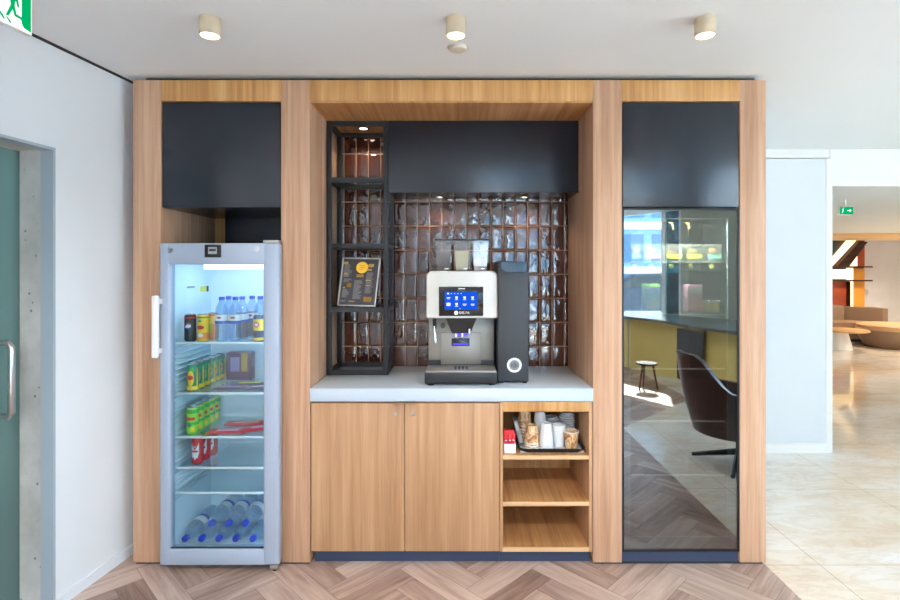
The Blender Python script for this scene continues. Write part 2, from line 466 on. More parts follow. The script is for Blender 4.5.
# ------------------------------------------------------------------ setting: floors
def herringbone():
    L, Wd = 0.46, 0.115; n = 4; c = math.cos(PI / 4); bm = bmesh.new()
    uvl = bm.loops.layers.uv.new('plank'); tone = bm.faces.layers.float.new('tone')
    g = 0.0008
    def emitp(x0, y0, lx, ly, horiz):
        pts = [(x0 + g, y0 + g), (x0 + lx - g, y0 + g), (x0 + lx - g, y0 + ly - g), (x0 + g, y0 + ly - g)]
        rot = [((p[0] - p[1]) * c, (p[0] + p[1]) * c) for p in pts]
        cx = sum(p[0] for p in rot) / 4; cy = sum(p[1] for p in rot) / 4
        if not (-2.9 < cx < 3.0 and -7.9 < cy < 0.75): return
        vs = [bm.verts.new((p[0] + 0.11, p[1] + 0.05, -0.001)) for p in rot]
        f = bm.faces.new(vs); f[tone] = random.random(); ox, oy = random.random() * 30, random.random() * 30
        for lp, p in zip(f.loops, pts):
            u, v = (p[0] - x0, p[1] - y0) if horiz else (p[1] - y0, p[0] - x0)
            lp[uvl].uv = (u + ox, v + oy)
    for k in range(-140, 140):
        for m in range(-24, 24):
            ox = (k + n * m) * Wd; oy = (k - n * m) * Wd
            if abs(ox - oy) * c > 5 or abs(ox + oy) * c > 10: continue
            emitp(ox, oy, L, Wd, True); emitp(ox, oy + Wd, Wd, L, False)
    for x0, x1, y0, y1 in ((-2.95, 3.0, -7.95, 0.8),):
        f = bm.faces.new([bm.verts.new(p) for p in ((x0, y0, -0.004), (x1, y0, -0.004), (x1, y1, -0.004), (x0, y1, -0.004))]); f.material_index = 1
    me = bpy.data.meshes.new('floor'); bm.to_mesh(me); bm.free()
    # face tone -> attribute readable by the shader
    me.materials.append(M['plank']); me.materials.append(M['plankgap'])
    o = bpy.data.objects.new('floor', me); COL.objects.link(o); o['kind'] = 'structure'
    return o
herringbone()
FO = Vector((1.5, -7.9, 0)); FU = Vector((0.5415, 0.8407, 0)); FN = Vector((0.8407, -0.5415, 0))
def FP(t, o=0.0, z=0.0):
    p = FO + FU * t + FN * o; return Vector((p.x, p.y, z))
fa, fb = FP(0.0), FP(20.4)
mb = MB(); mb.prism([(1.53, 0.8), (1.525, -2.25), (2.62, -3.33), (2.62, FP(2.9).y - 0.9), (fa.x + 1.2, fa.y + 1.6), (fb.x, fb.y), (1.53, fb.y)][::-1], -0.05, 0.0)
struct('floor', mb, M['marble'])
mb = MB(); mb.box(-60, 60, -60, 60, -0.12, -0.06); o = struct('ground', mb, M['asphalt'])

# ceiling
cf = FP(11.35)
mb = MB(); mb.prism([(-2.75, -7.98), (FP(-0.1).x, -7.98), (cf.x, cf.y), (-1.55, cf.y)], 2.452, 2.6); struct('ceiling', mb, M['ceil'])
mb = MB(); mb.prism([(1.5, 1.645), (cf.x, 1.645), (fb.x, fb.y), (1.5, fb.y)], 2.152, 2.6); struct('ceiling', mb, M['ceil'])
# fascia where the ceiling steps down
struct('trim_1', B(2.99, FP(11.35).x, 1.60, 1.644, 2.152, 2.452), M['fascia'])

# wall on the left, slightly splayed, with the door opening
W0 = Vector((-1.704, 0.11, 0)); WU = Vector((0.124, 0.9923, 0)).normalized(); WN = Vector((-WU.y, WU.x, 0))
WM = Matrix((( WU.x, WN.x, 0, W0.x), (WU.y, WN.y, 0, W0.y), (0, 0, 1, 0), (0, 0, 0, 1)))   # local (along, outwards, up)
SD0, SD1, DH = -1.55, -0.4536, 2.005
mb = MB()
mb.box(SD1, 0.75, 0, 0.2, 0, 2.452, mat=WM); mb.box(-8.2, SD0, 0, 0.2, 0, 2.452, mat=WM); mb.box(SD0, SD1, 0, 0.2, DH, 2.452, mat=WM)
struct('wall_left', mb, M['wall'])
fr = MB()
fr.box(SD1 - 0.012, SD1 + 0.0, -0.003, 0.058, 0, DH, mat=WM); fr.box(SD0, SD0 + 0.012, -0.003, 0.058, 0, DH, mat=WM); fr.box(SD0, SD1, -0.003, 0.058, DH - 0.012, DH, mat=WM)
door = struct('door_1', fr, M['greymetal'])
cr = MB()
cr.box(SD1 - 0.010, SD1 + 0.0, 0.060, 0.199, 0, DH, mat=WM); cr.box(SD0, SD0 + 0.010, 0.060, 0.199, 0, DH, mat=WM); cr.box(SD0, SD1, 0.060, 0.199, DH - 0.010, DH, mat=WM)
struct('concrete_reveal', cr, M['concrete'], door)
gd = struct('glass_leaf', B(SD0 + 0.01, SD1 - 0.012, 0.160, 0.172, 0.01, DH - 0.012, mat=WM), M['tealglass'], door)
hs = SD1 - 0.104
hd = MB(); hz0, hz1 = 0.862, 1.168
pts = [(hs, 0.160, hz0), (hs, 0.115, hz0), (hs, 0.098, hz0 + 0.017), (hs, 0.098, hz1 - 0.017), (hs, 0.115, hz1), (hs, 0.160, hz1)]
hd.tube([WM @ Vector(p) for p in pts], 0.0135, 12); struct('handle', hd, M['steel'], gd)
struct('baseboard_left', B(SD1 + 0.0, 0.7, -0.010, 0.0, 0, 0.05, mat=WM), M['skirt'])
struct('shadow_line', B(-8.1, 0.7, -0.012, 0.0, 2.444, 2.452, mat=WM), M['gap'])  # dark strip painted in as the shadow line along the ceiling

# wall behind the niche, white return wall, lobby walls
struct('wall_back', B(-1.75, 1.525, 0.70, 0.80, 0, 2.452), M['wall'])
struct('wall_panel', B(1.525, 3.0, 1.60, 1.70, 0, 2.375), M['wall'])
struct('trim_3', B(1.525, 2.99, 1.605, 1.70, 2.383, 2.452), M['fascia'])
struct('trim_4', B(2.955, 3.004, 1.594, 1.60, 0.0, 2.375), M['fascia'])
struct('baseboard_right', B(1.53, 2.955, 1.588, 1.60, 0, 0.075), M['fascia'])
struct('wall_side', B(1.525, 1.60, 0.0 + 0.80, 1.60, 0, 2.452), M['wall'])
struct('wall_lobby', B(2.90, 3.0, 1.70, 9.2, 0, 2.152), M['wall'])
struct('wall_rear', B(-2.75, 0.26, -8.05, -7.93, 0, 2.452), M['wall'])
for k, (x0, x1) in enumerate(((0.26, 0.88), (0.88, 1.50))):
    mb = MB(); mb.box(x0, x0 + .035, -8.02, -7.94, 0, 2.45); mb.box(x1 - .035, x1, -8.02, -7.94, 0, 2.45); mb.box(x0 + .035, x1 - .035, -8.02, -7.94, 0, .06); mb.box(x0 + .035, x1 - .035, -8.02, -7.94, 2.38, 2.45)
    w_ = struct('window_%d' % (k + 20), mb, M['winframe']); struct('pane', B(x0 + .035, x1 - .035, -7.985, -7.975, .06, 2.38), M['winglass'], w_)
struct('wall_far', B(2.9, fb.x, 9.1, 9.25, 0, 2.16), M['farwall'])

# glazed facade behind the photographer
def fbox(mb, t0, t1, o0, o1, z0, z1):
    FM = Matrix(((FU.x, FN.x, 0, FO.x), (FU.y, FN.y, 0, FO.y), (0, 0, 1, 0), (0, 0, 0, 1)))
    mb.box(t0, t1, o0, o1, z0, z1, mat=FM); return mb
bays = [(0.05, 1.0, 'winglass'), (1.0, 1.98, 'winglass'), (1.98, 3.0, 'winglass'), (3.0, 3.3, 'winteal')]
t = 4.65
while t < 5.5:
    bays.append((t, t + 1.55, 'winglass')); t += 1.55
bays.append((t, t + 0.42, 'winglass')); t += 0.42
for k, (t0, t1, g) in enumerate(bays):
    mb = MB(); zt = 2.42 if t1 < 11.3 else 2.14
    fbox(mb, t0, t0 + 0.035, 0, 0.08, 0.0, zt); fbox(mb, t1 - 0.035, t1, 0, 0.08, 0.0, zt)
    fbox(mb, t0 + 0.035, t1 - 0.035, 0, 0.08, 0.0, 0.06); fbox(mb, t0 + 0.035, t1 - 0.035, 0, 0.08, zt - 0.05, zt)
    w = struct('window_%d' % (k + 1), mb, M['winframe'])
    struct('pane', fbox(MB(), t0 + 0.035, t1 - 0.035, 0.035, 0.045, 0.06, zt - 0.05), M[g], w)
mb = MB(); fbox(mb, 3.3, 4.65, 0, 0.1, 0, 2.45)
for tt in (3.62, 3.94, 4.26): fbox(mb, tt, tt + 0.012, -0.004, 0.0, 0.9, 2.44)
struct('wall_facade', mb, M['facade'])
struct('wall_right', fbox(MB(), t, 20.4, 0, 0.12, 0, 2.46), M['wall'])
mb = MB(); fbox(mb, 0, 11.3, 0, 0.1, 2.42, 2.452); struct('trim_5', mb, M['winframe'])

# ------------------------------------------------------------------ oak surround
sur = thing('cabinet_surround', 'floor-to-ceiling oak surround framing the fridge, coffee niche and glass-fronted cabinet', 'surround', (0, 0.3, 0))
for x0, x1, m in ((-1.635, -1.495, 'oak'), (-0.895, -0.75, 'oak'), (0.665, 0.81, 'oak'), (1.40, 1.53, 'oak')):
    B(x0, x1, 0, 0.64, 0.012, 2.425, 0.002).build('pillar', M[m], sur)
for x0, x1 in ((-1.495, -0.895), (-0.75, 0.665), (0.81, 1.40)):
    B(x0, x1, 0.0, 0.64, 2.32, 2.425, 0.0015).build('header', M['oak_warm'], sur)
B(-0.749, 0.664, 0.004, 0.60, 2.312, 2.319).build('soffit', M['oak_deep'], sur)
B(-1.494, -1.431, 0.57, 0.60, 0, 2.3).build('back_panel', M['oak_warm'], sur)
B(-1.430, -0.896, 0.565, 0.60, 0, 2.3).build('back_panel', M['charcoal'], sur)
B(-1.60, 1.50, 0.05, 0.60, 2.426, 2.451).build('shadow_gap', M['gap'], sur)
mb = MB(); mb.lathe([(0.024, 0), (0.024, -0.004), (0.034, -0.004), (0.036, 0.0)], (-0.57, 0.47, 2.3115), 24); dl = mb.build('downlight', M['black'], sur)
mb = MB(); mb.lathe([(0, -0.002), (0.023, -0.002)], (-0.57, 0.47, 2.3115), 24); mb.build('lens', M['lens'], dl)

# feet line of the surround
B(-1.625, -1.505, 0.012, 0.6, 0.0, 0.012).build('plinth', M['gap'], sur)
B(0.675, 1.52, 0.012, 0.6, 0.0, 0.012).build('plinth', M['gap'], sur)
B(-0.885, -0.76, 0.012, 0.6, 0.0, 0.012).build('plinth', M['gap'], sur)

# upper cabinets
def upper(x0, x1, z0, z1, y0, y1, label, name='wall_cabinet'):
    t = thing(name, label, 'cabinet', ((x0 + x1) / 2, y1, z0))
    B(x0 + .002, x1 - .002, y0 + 0.022, y1, z0, z1 - .002).build('body', M['charcoal'], t)
    B(x0 + .004, x1 - .004, y0, y0 + 0.020, z0 + .001, z1 - .004, 0.0015).build('door', M['charcoal'], t)
    return t
upper(-1.495, -0.895, 1.787, 2.318, 0.004, 0.56, 'matt charcoal cabinet door above the silver drinks fridge')
upper(0.81, 1.40, 1.790, 2.318, 0.004, 0.60, 'matt charcoal cabinet door above the reflective glass-fronted cabinet')
hood = thing('wall_cabinet', 'wide matt charcoal cabinet above the brown tiles and coffee machine', 'cabinet', (0.13, 0.6, 1.909))
B(-0.401, 0.664, 0.334, 0.59, 1.911, 2.31).build('body', M['charcoal'], hood)
B(-0.402, 0.664, 0.312, 0.332, 1.909, 2.311, 0.0015).build('door', M['charcoal'], hood)
for x in (-0.12, 0.385):
    mb = MB(); mb.lathe([(0.014, 0), (0.014, -0.003), (0.022, -0.003), (0.024, 0.001)], (x, 0.50, 1.910), 24); d = mb.build('downlight', M['steel'], hood)
    MB().lathe([(0, -0.001), (0.0138, -0.001)], (x, 0.50, 1.910), 24).build('lens', M['lens'], d)

def spot(name, loc, energy, size=2.0, blend=0.6, col=(1.0, 0.82, 0.6), rad=0.02, rot=(0, 0, 0), parent=None):
    l = bpy.data.lights.new(name, 'SPOT'); l.energy = energy; l.spot_size = size; l.spot_blend = blend; l.color = col; l.shadow_soft_size = rad
    o = bpy.data.objects.new(name, l); COL.objects.link(o); o.rotation_euler = rot
    if parent is not None: o.parent = parent; o.location = Vector(loc) - ROOT[parent.name]
    else: o.location = loc
    return o
spot('downlight_glow', (-0.57, 0.47, 2.302), 2.0, 2.2, parent=sur)
for x in (-0.12, 0.385): spot('downlight_glow', (x, 0.50, 1.900), 1.6, 2.2, parent=hood)

# tiled niche wall
def tiles():
    bm = bmesh.new(); tone = bm.faces.layers.float.new('tone')
    pw, ph, g = 0.0752, 0.1478, 0.0026; z = 1.893 + 3 * ph
    x = PX(393, 3.2) - 10 * pw
    xs = []
    while x < 0.70: xs.append(x); x += pw
    while z > 0.80:
        for x in xs:
            a0, a1, b0, b1 = max(x + g, -0.748), min(x + pw - g, 0.663), max(z - ph + g, 0.86), min(z - g, 2.312)
            if a1 - a0 < 0.008 or b1 - b0 < 0.008: continue
            tx, tz = random.gauss(0, 0.007), random.gauss(0, 0.005); tn = random.random()
            nx, nz = 5, 7; cx, cz = (a0 + a1) / 2, (b0 + b1) / 2
            def yy(u, v, xx, zz):
                e = min(u, 1 - u, v * 2, (1 - v) * 2); r = max(0, 1 - e / 0.13)
                return 0.6005 - 0.006 + 0.0025 * r * r - (xx - cx) * tx - (zz - cz) * tz
            U = [0, .06, .2, .5, .8, .94, 1]; V = [0, .03, .1, .3, .5, .7, .9, .97, 1]
            R = []
            for v in V:
                row = []
                for u in U:
                    xx, zz = a0 + (a1 - a0) * u, b0 + (b1 - b0) * v
                    row.append(bm.verts.new((xx, yy(u, v, xx, zz), zz)))
                R.append(row)
            for A, Bq in zip(R, R[1:]):
                for j in range(len(U) - 1):
                    f = bm.faces.new((A[j], A[j + 1], Bq[j + 1], Bq[j])); f.smooth = True; f[tone] = tn
        z -= ph
    f = bm.faces.new([bm.verts.new(p) for p in ((-0.749, 0.598, 0.86), (0.664, 0.598, 0.86), (0.664, 0.598, 2.312), (-0.749, 0.598, 2.312))]); f.material_index = 1
    f = bm.faces.new([bm.verts.new(p) for p in ((-0.749, 0.64, 0.86), (0.664, 0.64, 0.86), (0.664, 0.64, 2.312), (-0.749, 0.64, 2.312))]); f.material_index = 1
    me = bpy.data.meshes.new('wall_niche'); bm.to_mesh(me); bm.free(); me.materials.append(M['tile']); me.materials.append(M['grout'])
    o = bpy.data.objects.new('wall_niche', me); COL.objects.link(o); o['kind'] = 'structure'
tiles()

# ------------------------------------------------------------------ base cabinets and worktop
bc = thing('base_cabinet', 'two-door oak base cabinet with small round locks under the worktop', 'cabinet', (-0.27, 0.3, 0))
B(-0.746, 0.196, 0.022, 0.58, 0.066, 0.815).build('carcass', M['oak_warm'], bc)
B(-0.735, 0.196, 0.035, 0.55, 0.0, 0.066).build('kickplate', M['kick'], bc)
for x0, x1, lx, h0, h1 in ((-0.744, -0.279, -0.325, -0.332, -0.280), (-0.274, 0.196, -0.235, -0.273, -0.224)):
    d = B(x0, x1, 0.001, 0.020, 0.068, 0.809, 0.001).build('door', M['oak_door'], bc)
    mb = MB(); mb.lathe([(0, -0.003), (0.0085, -0.003), (0.010, -0.001), (0.010, 0.002)], (lx, 0.0, 0.755), 20, 'y'); lk = mb.build('lock', M['steel'], d)
    B(lx - 0.001, lx + 0.001, -0.0036, -0.0028, 0.750, 0.760).build('keyhole', M['black'], lk) if False else None
    B(h0, h1, -0.024, 0.012, 0.8095, 0.8165, 0.001).build('handle', M['brass'], d)
ou = thing('shelf_unit', 'open oak shelf unit beside the oak cabinet doors, holding the cup tray', 'shelf unit', (0.43, 0.3, 0))
B(0.198, 0.215, 0.001, 0.58, 0.066, 0.815, 0.001).build('side_panel', M['oak_door'], ou)
B(0.645, 0.662, 0.001, 0.58, 0.066, 0.815, 0.001).build('side_panel', M['oak_door'], ou)
B(0.215, 0.645, 0.002, 0.022, 0.766, 0.815, 0.001).build('top_rail', M['oak_warm'], ou)
B(0.215, 0.645, 0.45, 0.47, 0.066, 0.80).build('back_panel', M['oak_warm'], ou)
for z0, z1 in ((0.5275, 0.547), (0.295, 0.315), (0.066, 0.087)):
    s = B(0.215, 0.645, 0.006, 0.45, z0, z1).build('shelf', M['oak_deep'], ou)
    B(0.215, 0.645, 0.001, 0.0055, z0, z1).build('edge_band', M['oak_edge'], s)
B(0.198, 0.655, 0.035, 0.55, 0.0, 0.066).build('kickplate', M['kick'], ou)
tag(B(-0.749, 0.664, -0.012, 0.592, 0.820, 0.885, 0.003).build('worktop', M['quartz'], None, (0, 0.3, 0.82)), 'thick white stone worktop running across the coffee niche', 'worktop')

# ------------------------------------------------------------------ black metal rack
rk = thing('shelf_rack', 'tall black metal frame rack with glass shelves standing on the white worktop', 'rack', (-0.57, 0.45, 0.885))
RX0, RX1, RY0, RY1 = -0.747, -0.404, 0.310, 0.588; w = 0.026
for x in (RX0, RX1 - w):
    for y in (RY0, RY1 - w): B(x, x + w, y, y + w, 0.886, 2.31, 0.001).build('post', M['blackmetal'], rk)
def ring(z0, z1, nm):
    mb = MB(); a = w
    for y in (RY0, RY1 - w): mb.box(RX0 + a, RX1 - a, y + .001, y + w - .001, z0, z1)
    for x in (RX0, RX1 - w): mb.box(x + .001, x + w - .001, RY0 + a, RY1 - a, z0, z1)
    return mb.build(nm, M['blackmetal'], rk)
ring(2.285, 2.309, 'top_frame'); ring(0.887, 0.912, 'bottom_frame')
for z in (1.9675, 1.597, 1.239):
    f = ring(z, z + 0.026, 'shelf_frame')
    B(RX0 + w, RX1 - w, RY0 + w, RY1 - w, z + 0.014, z + 0.022).build('glass_shelf', M['rackglass'], f)

# menu poster standing in the rack
mz = 1.2685
mn = thing('menu_stand', 'dark coffee menu with a yellow circle in a silver frame on the black rack', 'menu', (-0.573, 0.36, mz))
MM = Matrix.Translation((-0.588, 0.350, mz)) @ Matrix.Rotation(math.radians(1.2), 4, 'Y') @ Matrix.Rotation(math.radians(-10), 4, 'X')
MM = MM @ Matrix(((1, 0.06, 0.06, 0), (0, 1, 0, 0), (0, 0, 1, 0), (0, 0, 0, 1)))
mw, mh = 0.218, 0.282
mb = MB()
for a in ((-mw / 2, mw / 2, 0, .008), (-mw / 2, mw / 2, mh - .008, mh)): mb.box(a[0], a[1], -0.004, 0.006, a[2], a[3], 0.001, mat=MM)
for a in ((-mw / 2, -mw / 2 + .008), (mw / 2 - .008, mw / 2)): mb.box(a[0], a[1], -0.004, 0.006, .008, mh - .008, mat=MM)
mb.build('frame', M['steel_dull'], mn)
ps = B(-mw / 2 + .008, mw / 2 - .008, -0.001, 0.005, .008, mh - .008, mat=MM).build('poster', M['poster'], mn)
B(-0.02, 0.02, 0.006, 0.075, 0.002, 0.006, mat=MM).build('foot', M['steel_dull'], mn)
mb = MB(); mb.lathe([(0, 0), (0.034, 0), (0.034, 0.001)], (0.008, -0.002, mh - 0.058), 28, 'y'); mb.xf(MM)
ci = mb.build('yellow_circle', M['yellow'], ps)
mb = MB()
for k, (a, b2) in enumerate(((-0.016, 0.020), (-0.010, 0.026), (-0.012, 0.016))): mb.box(a + .004, b2, -0.0028, -0.002, mh - 0.049 - k * 0.011, mh - 0.045 - k * 0.011, mat=MM)
mb.build('circle_lettering', M['ochre'], ci)
mb = MB(); R2 = random.Random(4)
def lines(x0, x1, z0, z1, st=0.0058):
    z = z1
    while z > z0:
        mb.box(x0, x0 + (x1 - x0) * R2.uniform(.55, 1), -0.0018, -0.001, z - 0.0022, z, mat=MM); z -= st
lines(-.094, -.045, .165, .240); lines(-.09, -.05, .05, .095); lines(-.028, .022, .045, .150); lines(.038, .085, .075, .195); lines(-.094, -.06, .025, .033, .004); lines(-.09, -.04, .140, .158)
mb.build('menu_lettering', M['postergrey'], ps)
mb = MB()
for x, z, a, b2 in ((-.088, .250, .014, .008), (-.078, .185, .012, .006), (-.058, .122, .020, .012), (-.082, .108, .008, .006), (0.0, .176, .024, .008), (.055, .236, .020, .010), (.05, .212, .016, .006), (.058, .04, .024, .015), (-.03, .028, .018, .004), (.052, .15, .018, .002), (.052, .12, .015, .002)):
    mb = MB()
    for q in range(3): mb.box(x - a * R2.uniform(.5, 1), x + a * R2.uniform(.5, 1), -0.0024, -0.001, z - b2 * R2.uniform(.3, 1), z + b2 * R2.uniform(.3, 1), mat=MM)
    mb.build('menu_picture', M['ochre'], ps)

# ------------------------------------------------------------------ coffee machine
cm = thing('coffee_machine', 'white and steel bean-to-cup coffee machine with blue touch screen on the worktop', 'coffee machine', (0.008, 0.25, 0.885))
for x in (-0.15, 0.165):
    for y in (0.07, 0.42): MB().cyl((x, y, 0.8852), (x, y, 0.897), 0.016, 0.018, 16).build('foot', M['black'], cm)
B(-0.180, 0.190, 0.045, 0.47, 0.896, 0.953, 0.006).build('drip_tray', M['black'], cm)
g = B(-0.176, 0.186, 0.050, 0.235, 0.953, 0.958, 0.001).build('drip_grid', M['steel_dull'], cm)
mb = MB()
for k in range(4):
    mb.box(-0.03 + k * 0.02, -0.018 + k * 0.02, 0.10, 0.20, 0.958, 0.9588)
mb.build('grid_slot', M['black'], g)
B(-0.172, 0.186, 0.235, 0.47, 0.953, 1.24, 0.004).build('body', M['steel_body'], cm)
B(-0.172, 0.186, 0.228, 0.236, 0.958, 0.985).build('black_band', M['black'], cm)
B(-0.105, 0.115, 0.222, 0.236, 0.962, 1.135, 0.004).build('front_panel', M['steel_body'], cm)
# white head with rounded upper corners
pts = []
x0, x1, z0, z1, r = -0.176, 0.196, 1.222, 1.470, 0.03
for cx, cz, a0 in ((x1 - r, z1 - r, 0), (x0 + r, z1 - r, 90)):
    for k in range(9):
        a = math.radians(a0 + k * 11.25); pts.append((cx + r * math.cos(a), cz + r * math.sin(a)))
pts += [(x0 - 0.001, z0 + 0.006), (x0 + 0.006, z0), (x1 - 0.006, z0), (x1 + 0.001, z0 + 0.006)]
mb = MB()
ys = [(0.135, 0.965), (0.122, 0.985), (0.116, 1.0), (0.118, 1.0), (0.46, 1.0), (0.47, 0.98)]
cx0, cz0 = (x0 + x1) / 2, (z0 + z1) / 2
mb2 = [[(cx0 + (p[0] - cx0) * s, y, cz0 + (p[1] - cz0) * s) for p in pts] for y, s in [(0.120, 0.955), (0.116, 0.975), (0.122, 1.0), (0.46, 1.0), (0.47, 0.98)]]
R = mb.grid(mb2, close=True); mb.bm.faces.new(R[0][::-1]); mb.bm.faces.new(R[-1])
hd = mb.build('head', M['shell'], cm)
sp_ = B(-0.110, 0.121, 0.1125, 0.120, 1.235, 1.388, 0.002).build('screen_panel', M['blackgloss'], cm)
B(-0.080, 0.090, 0.1112, 0.1128, 1.268, 1.361).build('screen', M['screen'], sp_)
mb = MB()
def scr(x, z, a, b2): mb.box(x - a, x + a, 0.1102, 0.1112, z - b2, z + b2)
def icon_done():
    global mb
    mb.build('icon', M['icon'], sp_); mb = MB()
for k in range(5): scr(-0.062 + k * 0.017, 1.352, 0.0045 if k == 0 else 0.002, 0.004 if k == 0 else 0.002)
icon_done()
for r_ in range(2):
    z = 1.328 - r_ * 0.034
    for k in range(4):
        x = -0.060 + k * 0.042
        if (r_, k) in ((0, 0), (1, 2), (1, 3)):
            scr(x, z + 0.003, 0.010, 0.0016); scr(x, z - 0.003, 0.008, 0.0012)
        elif (r_, k) == (1, 0): scr(x, z + .002, 0.010, 0.008)
        else:
            mb.prism([(x - .007, z + .009), (x - .005, z - .003), (x + .005, z - .003), (x + .007, z + .009)], 0.1102, 0.1112, 'xz'); scr(x, z - .008, 0.008, 0.0014)
        icon_done()
scr(0.0, 1.273, 0.002, 0.002); icon_done()
mb = MB(); mb.lathe([(0.0065, 0), (0.0105, 0), (0.0105, 0.001), (0.0065, 0.001)], (-0.020, 0.1116, 1.2515), 24, 'y', True)
mb.box(-0.0235, -0.0165, 0.1116, 0.1125, 1.248, 1.255)
XZ = Matrix.Rotation(PI / 2, 4, 'X')
mb.text('DELTA', 0.0175, Matrix.Translation((0.022, 0.112, 1.2515)) @ XZ)
mb.build('lettering', M['white'], sp_)
B(-0.008, 0.026, 0.1118, 0.1126, 1.376, 1.379).build('top_mark', M['steel'], sp_)
# spout
mb = MB(); lo = [(-0.043, 0.15, 1.140), (0.055, 0.15, 1.140), (0.055, 0.235, 1.140), (-0.043, 0.235, 1.140)]
hi = [(-0.075, 0.130, 1.222), (0.088, 0.130, 1.222), (0.088, 0.235, 1.222), (-0.075, 0.235, 1.222)]
R = mb.grid([lo, hi], close=True); mb.bm.faces.new(R[0][::-1]); mb.bm.faces.new(R[1]); sb = mb.build('spout', M['black'], cm)
for x in (-0.022, 0.012): MB().cyl((x, 0.17, 1.120), (x, 0.17, 1.141), 0.009, 0.010, 14).build('nozzle', M['chrome'], sb)
MB().cyl((0.050, 0.145, 1.142), (0.050, 0.145, 1.165), 0.007, n=12).build('nozzle', M['chrome'], sb)
B(-0.030, 0.040, 0.17, 0.218, 1.128, 1.1395).build('violet_lamp', M['blueled'], sb)
B(-0.046, 0.052, 0.219, 0.226, 1.062, 1.104, 0.002).build('outlet_slot', M['blackgloss'], cm)
B(-0.038, 0.044, 0.216, 0.2195, 1.070, 1.077).build('violet_lamp', M['blueled'], cm)
wd = MB(); wd.tube([(-0.137, 0.19, 1.225), (-0.139, 0.188, 1.19), (-0.137, 0.18, 1.15), (-0.132, 0.172, 1.10), (-0.128, 0.17, 1.085)], [0.006, 0.006, 0.0085, 0.0085, 0.005], 12)
wd = wd.build('steam_wand', M['chrome'], cm); MB().cyl((-0.137, 0.188, 1.165), (-0.138, 0.188, 1.222), 0.010, n=14).build('wand_grip', M['black'], wd)
MB().cyl((-0.092, 0.19, 1.175), (-0.092, 0.235, 1.175), 0.014, n=16).build('side_knob', M['black'], cm)
# hoppers
for k, (x0, x1, cont, top) in enumerate(((-0.1415, -0.046, 'beans', 0.60), (-0.039, 0.059, 'milk', 0.66), (0.063, 0.160, 'cocoa', 0.40))):
    mb = MB(); zb, zt = 1.470, 1.640; y0, y1 = 0.285, 0.43
    def ringh(z, ins, tap=0.014):
        f = (zt - z) / (zt - zb); t_ = tap * f + ins
        return [(x0 + t_, y0 + t_, z), (x1 - t_, y0 + t_, z), (x1 - t_, y1 - t_, z), (x0 + t_, y1 - t_, z)]
    R = mb.grid([ringh(zb + .001, 0), ringh(zt, 0)], close=True); hp = mb.build('hopper', M['hopper'], cm)
    mb = MB(); zc = zb + (zt - zb) * top
    R = mb.grid([ringh(zb + .004, 0.004), ringh(zc, 0.004)], close=True); mb.bm.faces.new(R[0][::-1]); mb.bm.faces.new(R[1])
    mb.build({'beans': 'coffee_bean_fill', 'milk': 'milk_powder_fill', 'cocoa': 'cocoa_fill'}[cont], M[cont], hp)
    B(x0 - .001, x1 + .001, y0 - .002, y1 + .002, zt, zt + 0.009, 0.003).build('lid', M['black'], hp)
    B((x0 + x1) / 2 + 0.004, x1 - 0.018, y0 + .001, y0 + .006, zb + .008, zb + .018, 0.002).build('latch', M['chrome'], hp)

# milk cooler tower next to it
mc = thing('milk_cooler', 'tall dark grey cooler tower with a round badge beside the coffee machine', 'milk cooler', (0.276, 0.25, 0.885))
B(0.199, 0.356, 0.10, 0.47, 0.897, 1.500, 0.003).build('body', M['darkgrey'], mc)
B(0.199, 0.354, 0.102, 0.47, 1.501, 1.522, 0.006).build('lid', M['black'], mc)
hm = MB(); hm.prism([(0.212, 1.517), (0.345, 1.517), (0.345, 1.472), (0.332, 1.463), (0.240, 1.463), (0.214, 1.480)], 0.086, 0.0995, 'xz'); hm.build('handle', M['blackgloss'], mc)
mb = MB(); mb.lathe([(0.027, 0), (0.0275, -0.006), (0.036, -0.006), (0.0385, 0)], (0.282, 0.100, 0.981), 36, 'y'); bd = mb.build('badge_ring', M['white'], mc)
mb = MB(); mb.lathe([(0, -0.002), (0.027, -0.002)], (0.282, 0.100, 0.981), 30, 'y'); mb.build('badge_face', M['liddark'], bd)
mb = MB()
for a in range(5): mb.box(0.266 + a * .007, 0.269 + a * .007, 0.0965, 0.0978, 0.965 + abs(a - 2) * .003, 0.997 - abs(a - 2) * .003)
mb.build('badge_slot', M['black'], bd)
for x in (0.215, 0.34):
    for y in (0.12, 0.44): MB().cyl((x, y, 0.8852), (x, y, 0.898), 0.012, n=14).build('foot', M['black'], mc)

# ------------------------------------------------------------------ silver drinks fridge
fx0, fx1 = -1.465, -0.883
fg = thing('drinks_fridge', 'silver glass-door drinks fridge, lit inside, in the oak alcove', 'fridge', (-1.175, 0.25, 0))
mb = MB(); bx0, bx1, by0, by1 = -1.466, -0.902, -0.008, 0.545
mb.box(bx0, bx0 + .011, by0, by1, .02, 1.602); mb.box(bx1 - .019, bx1, by0, by1, .02, 1.602)
mb.box(bx0 + .011, bx1 - .019, by0, by1, 1.562, 1.602); mb.box(bx0 + .011, bx1 - .019, by0, by1, .02, .043); mb.box(bx0 + .011, bx1 - .019, by1 - .03, by1, .075, 1.56)
mb.build('body', M['fridge'], fg)
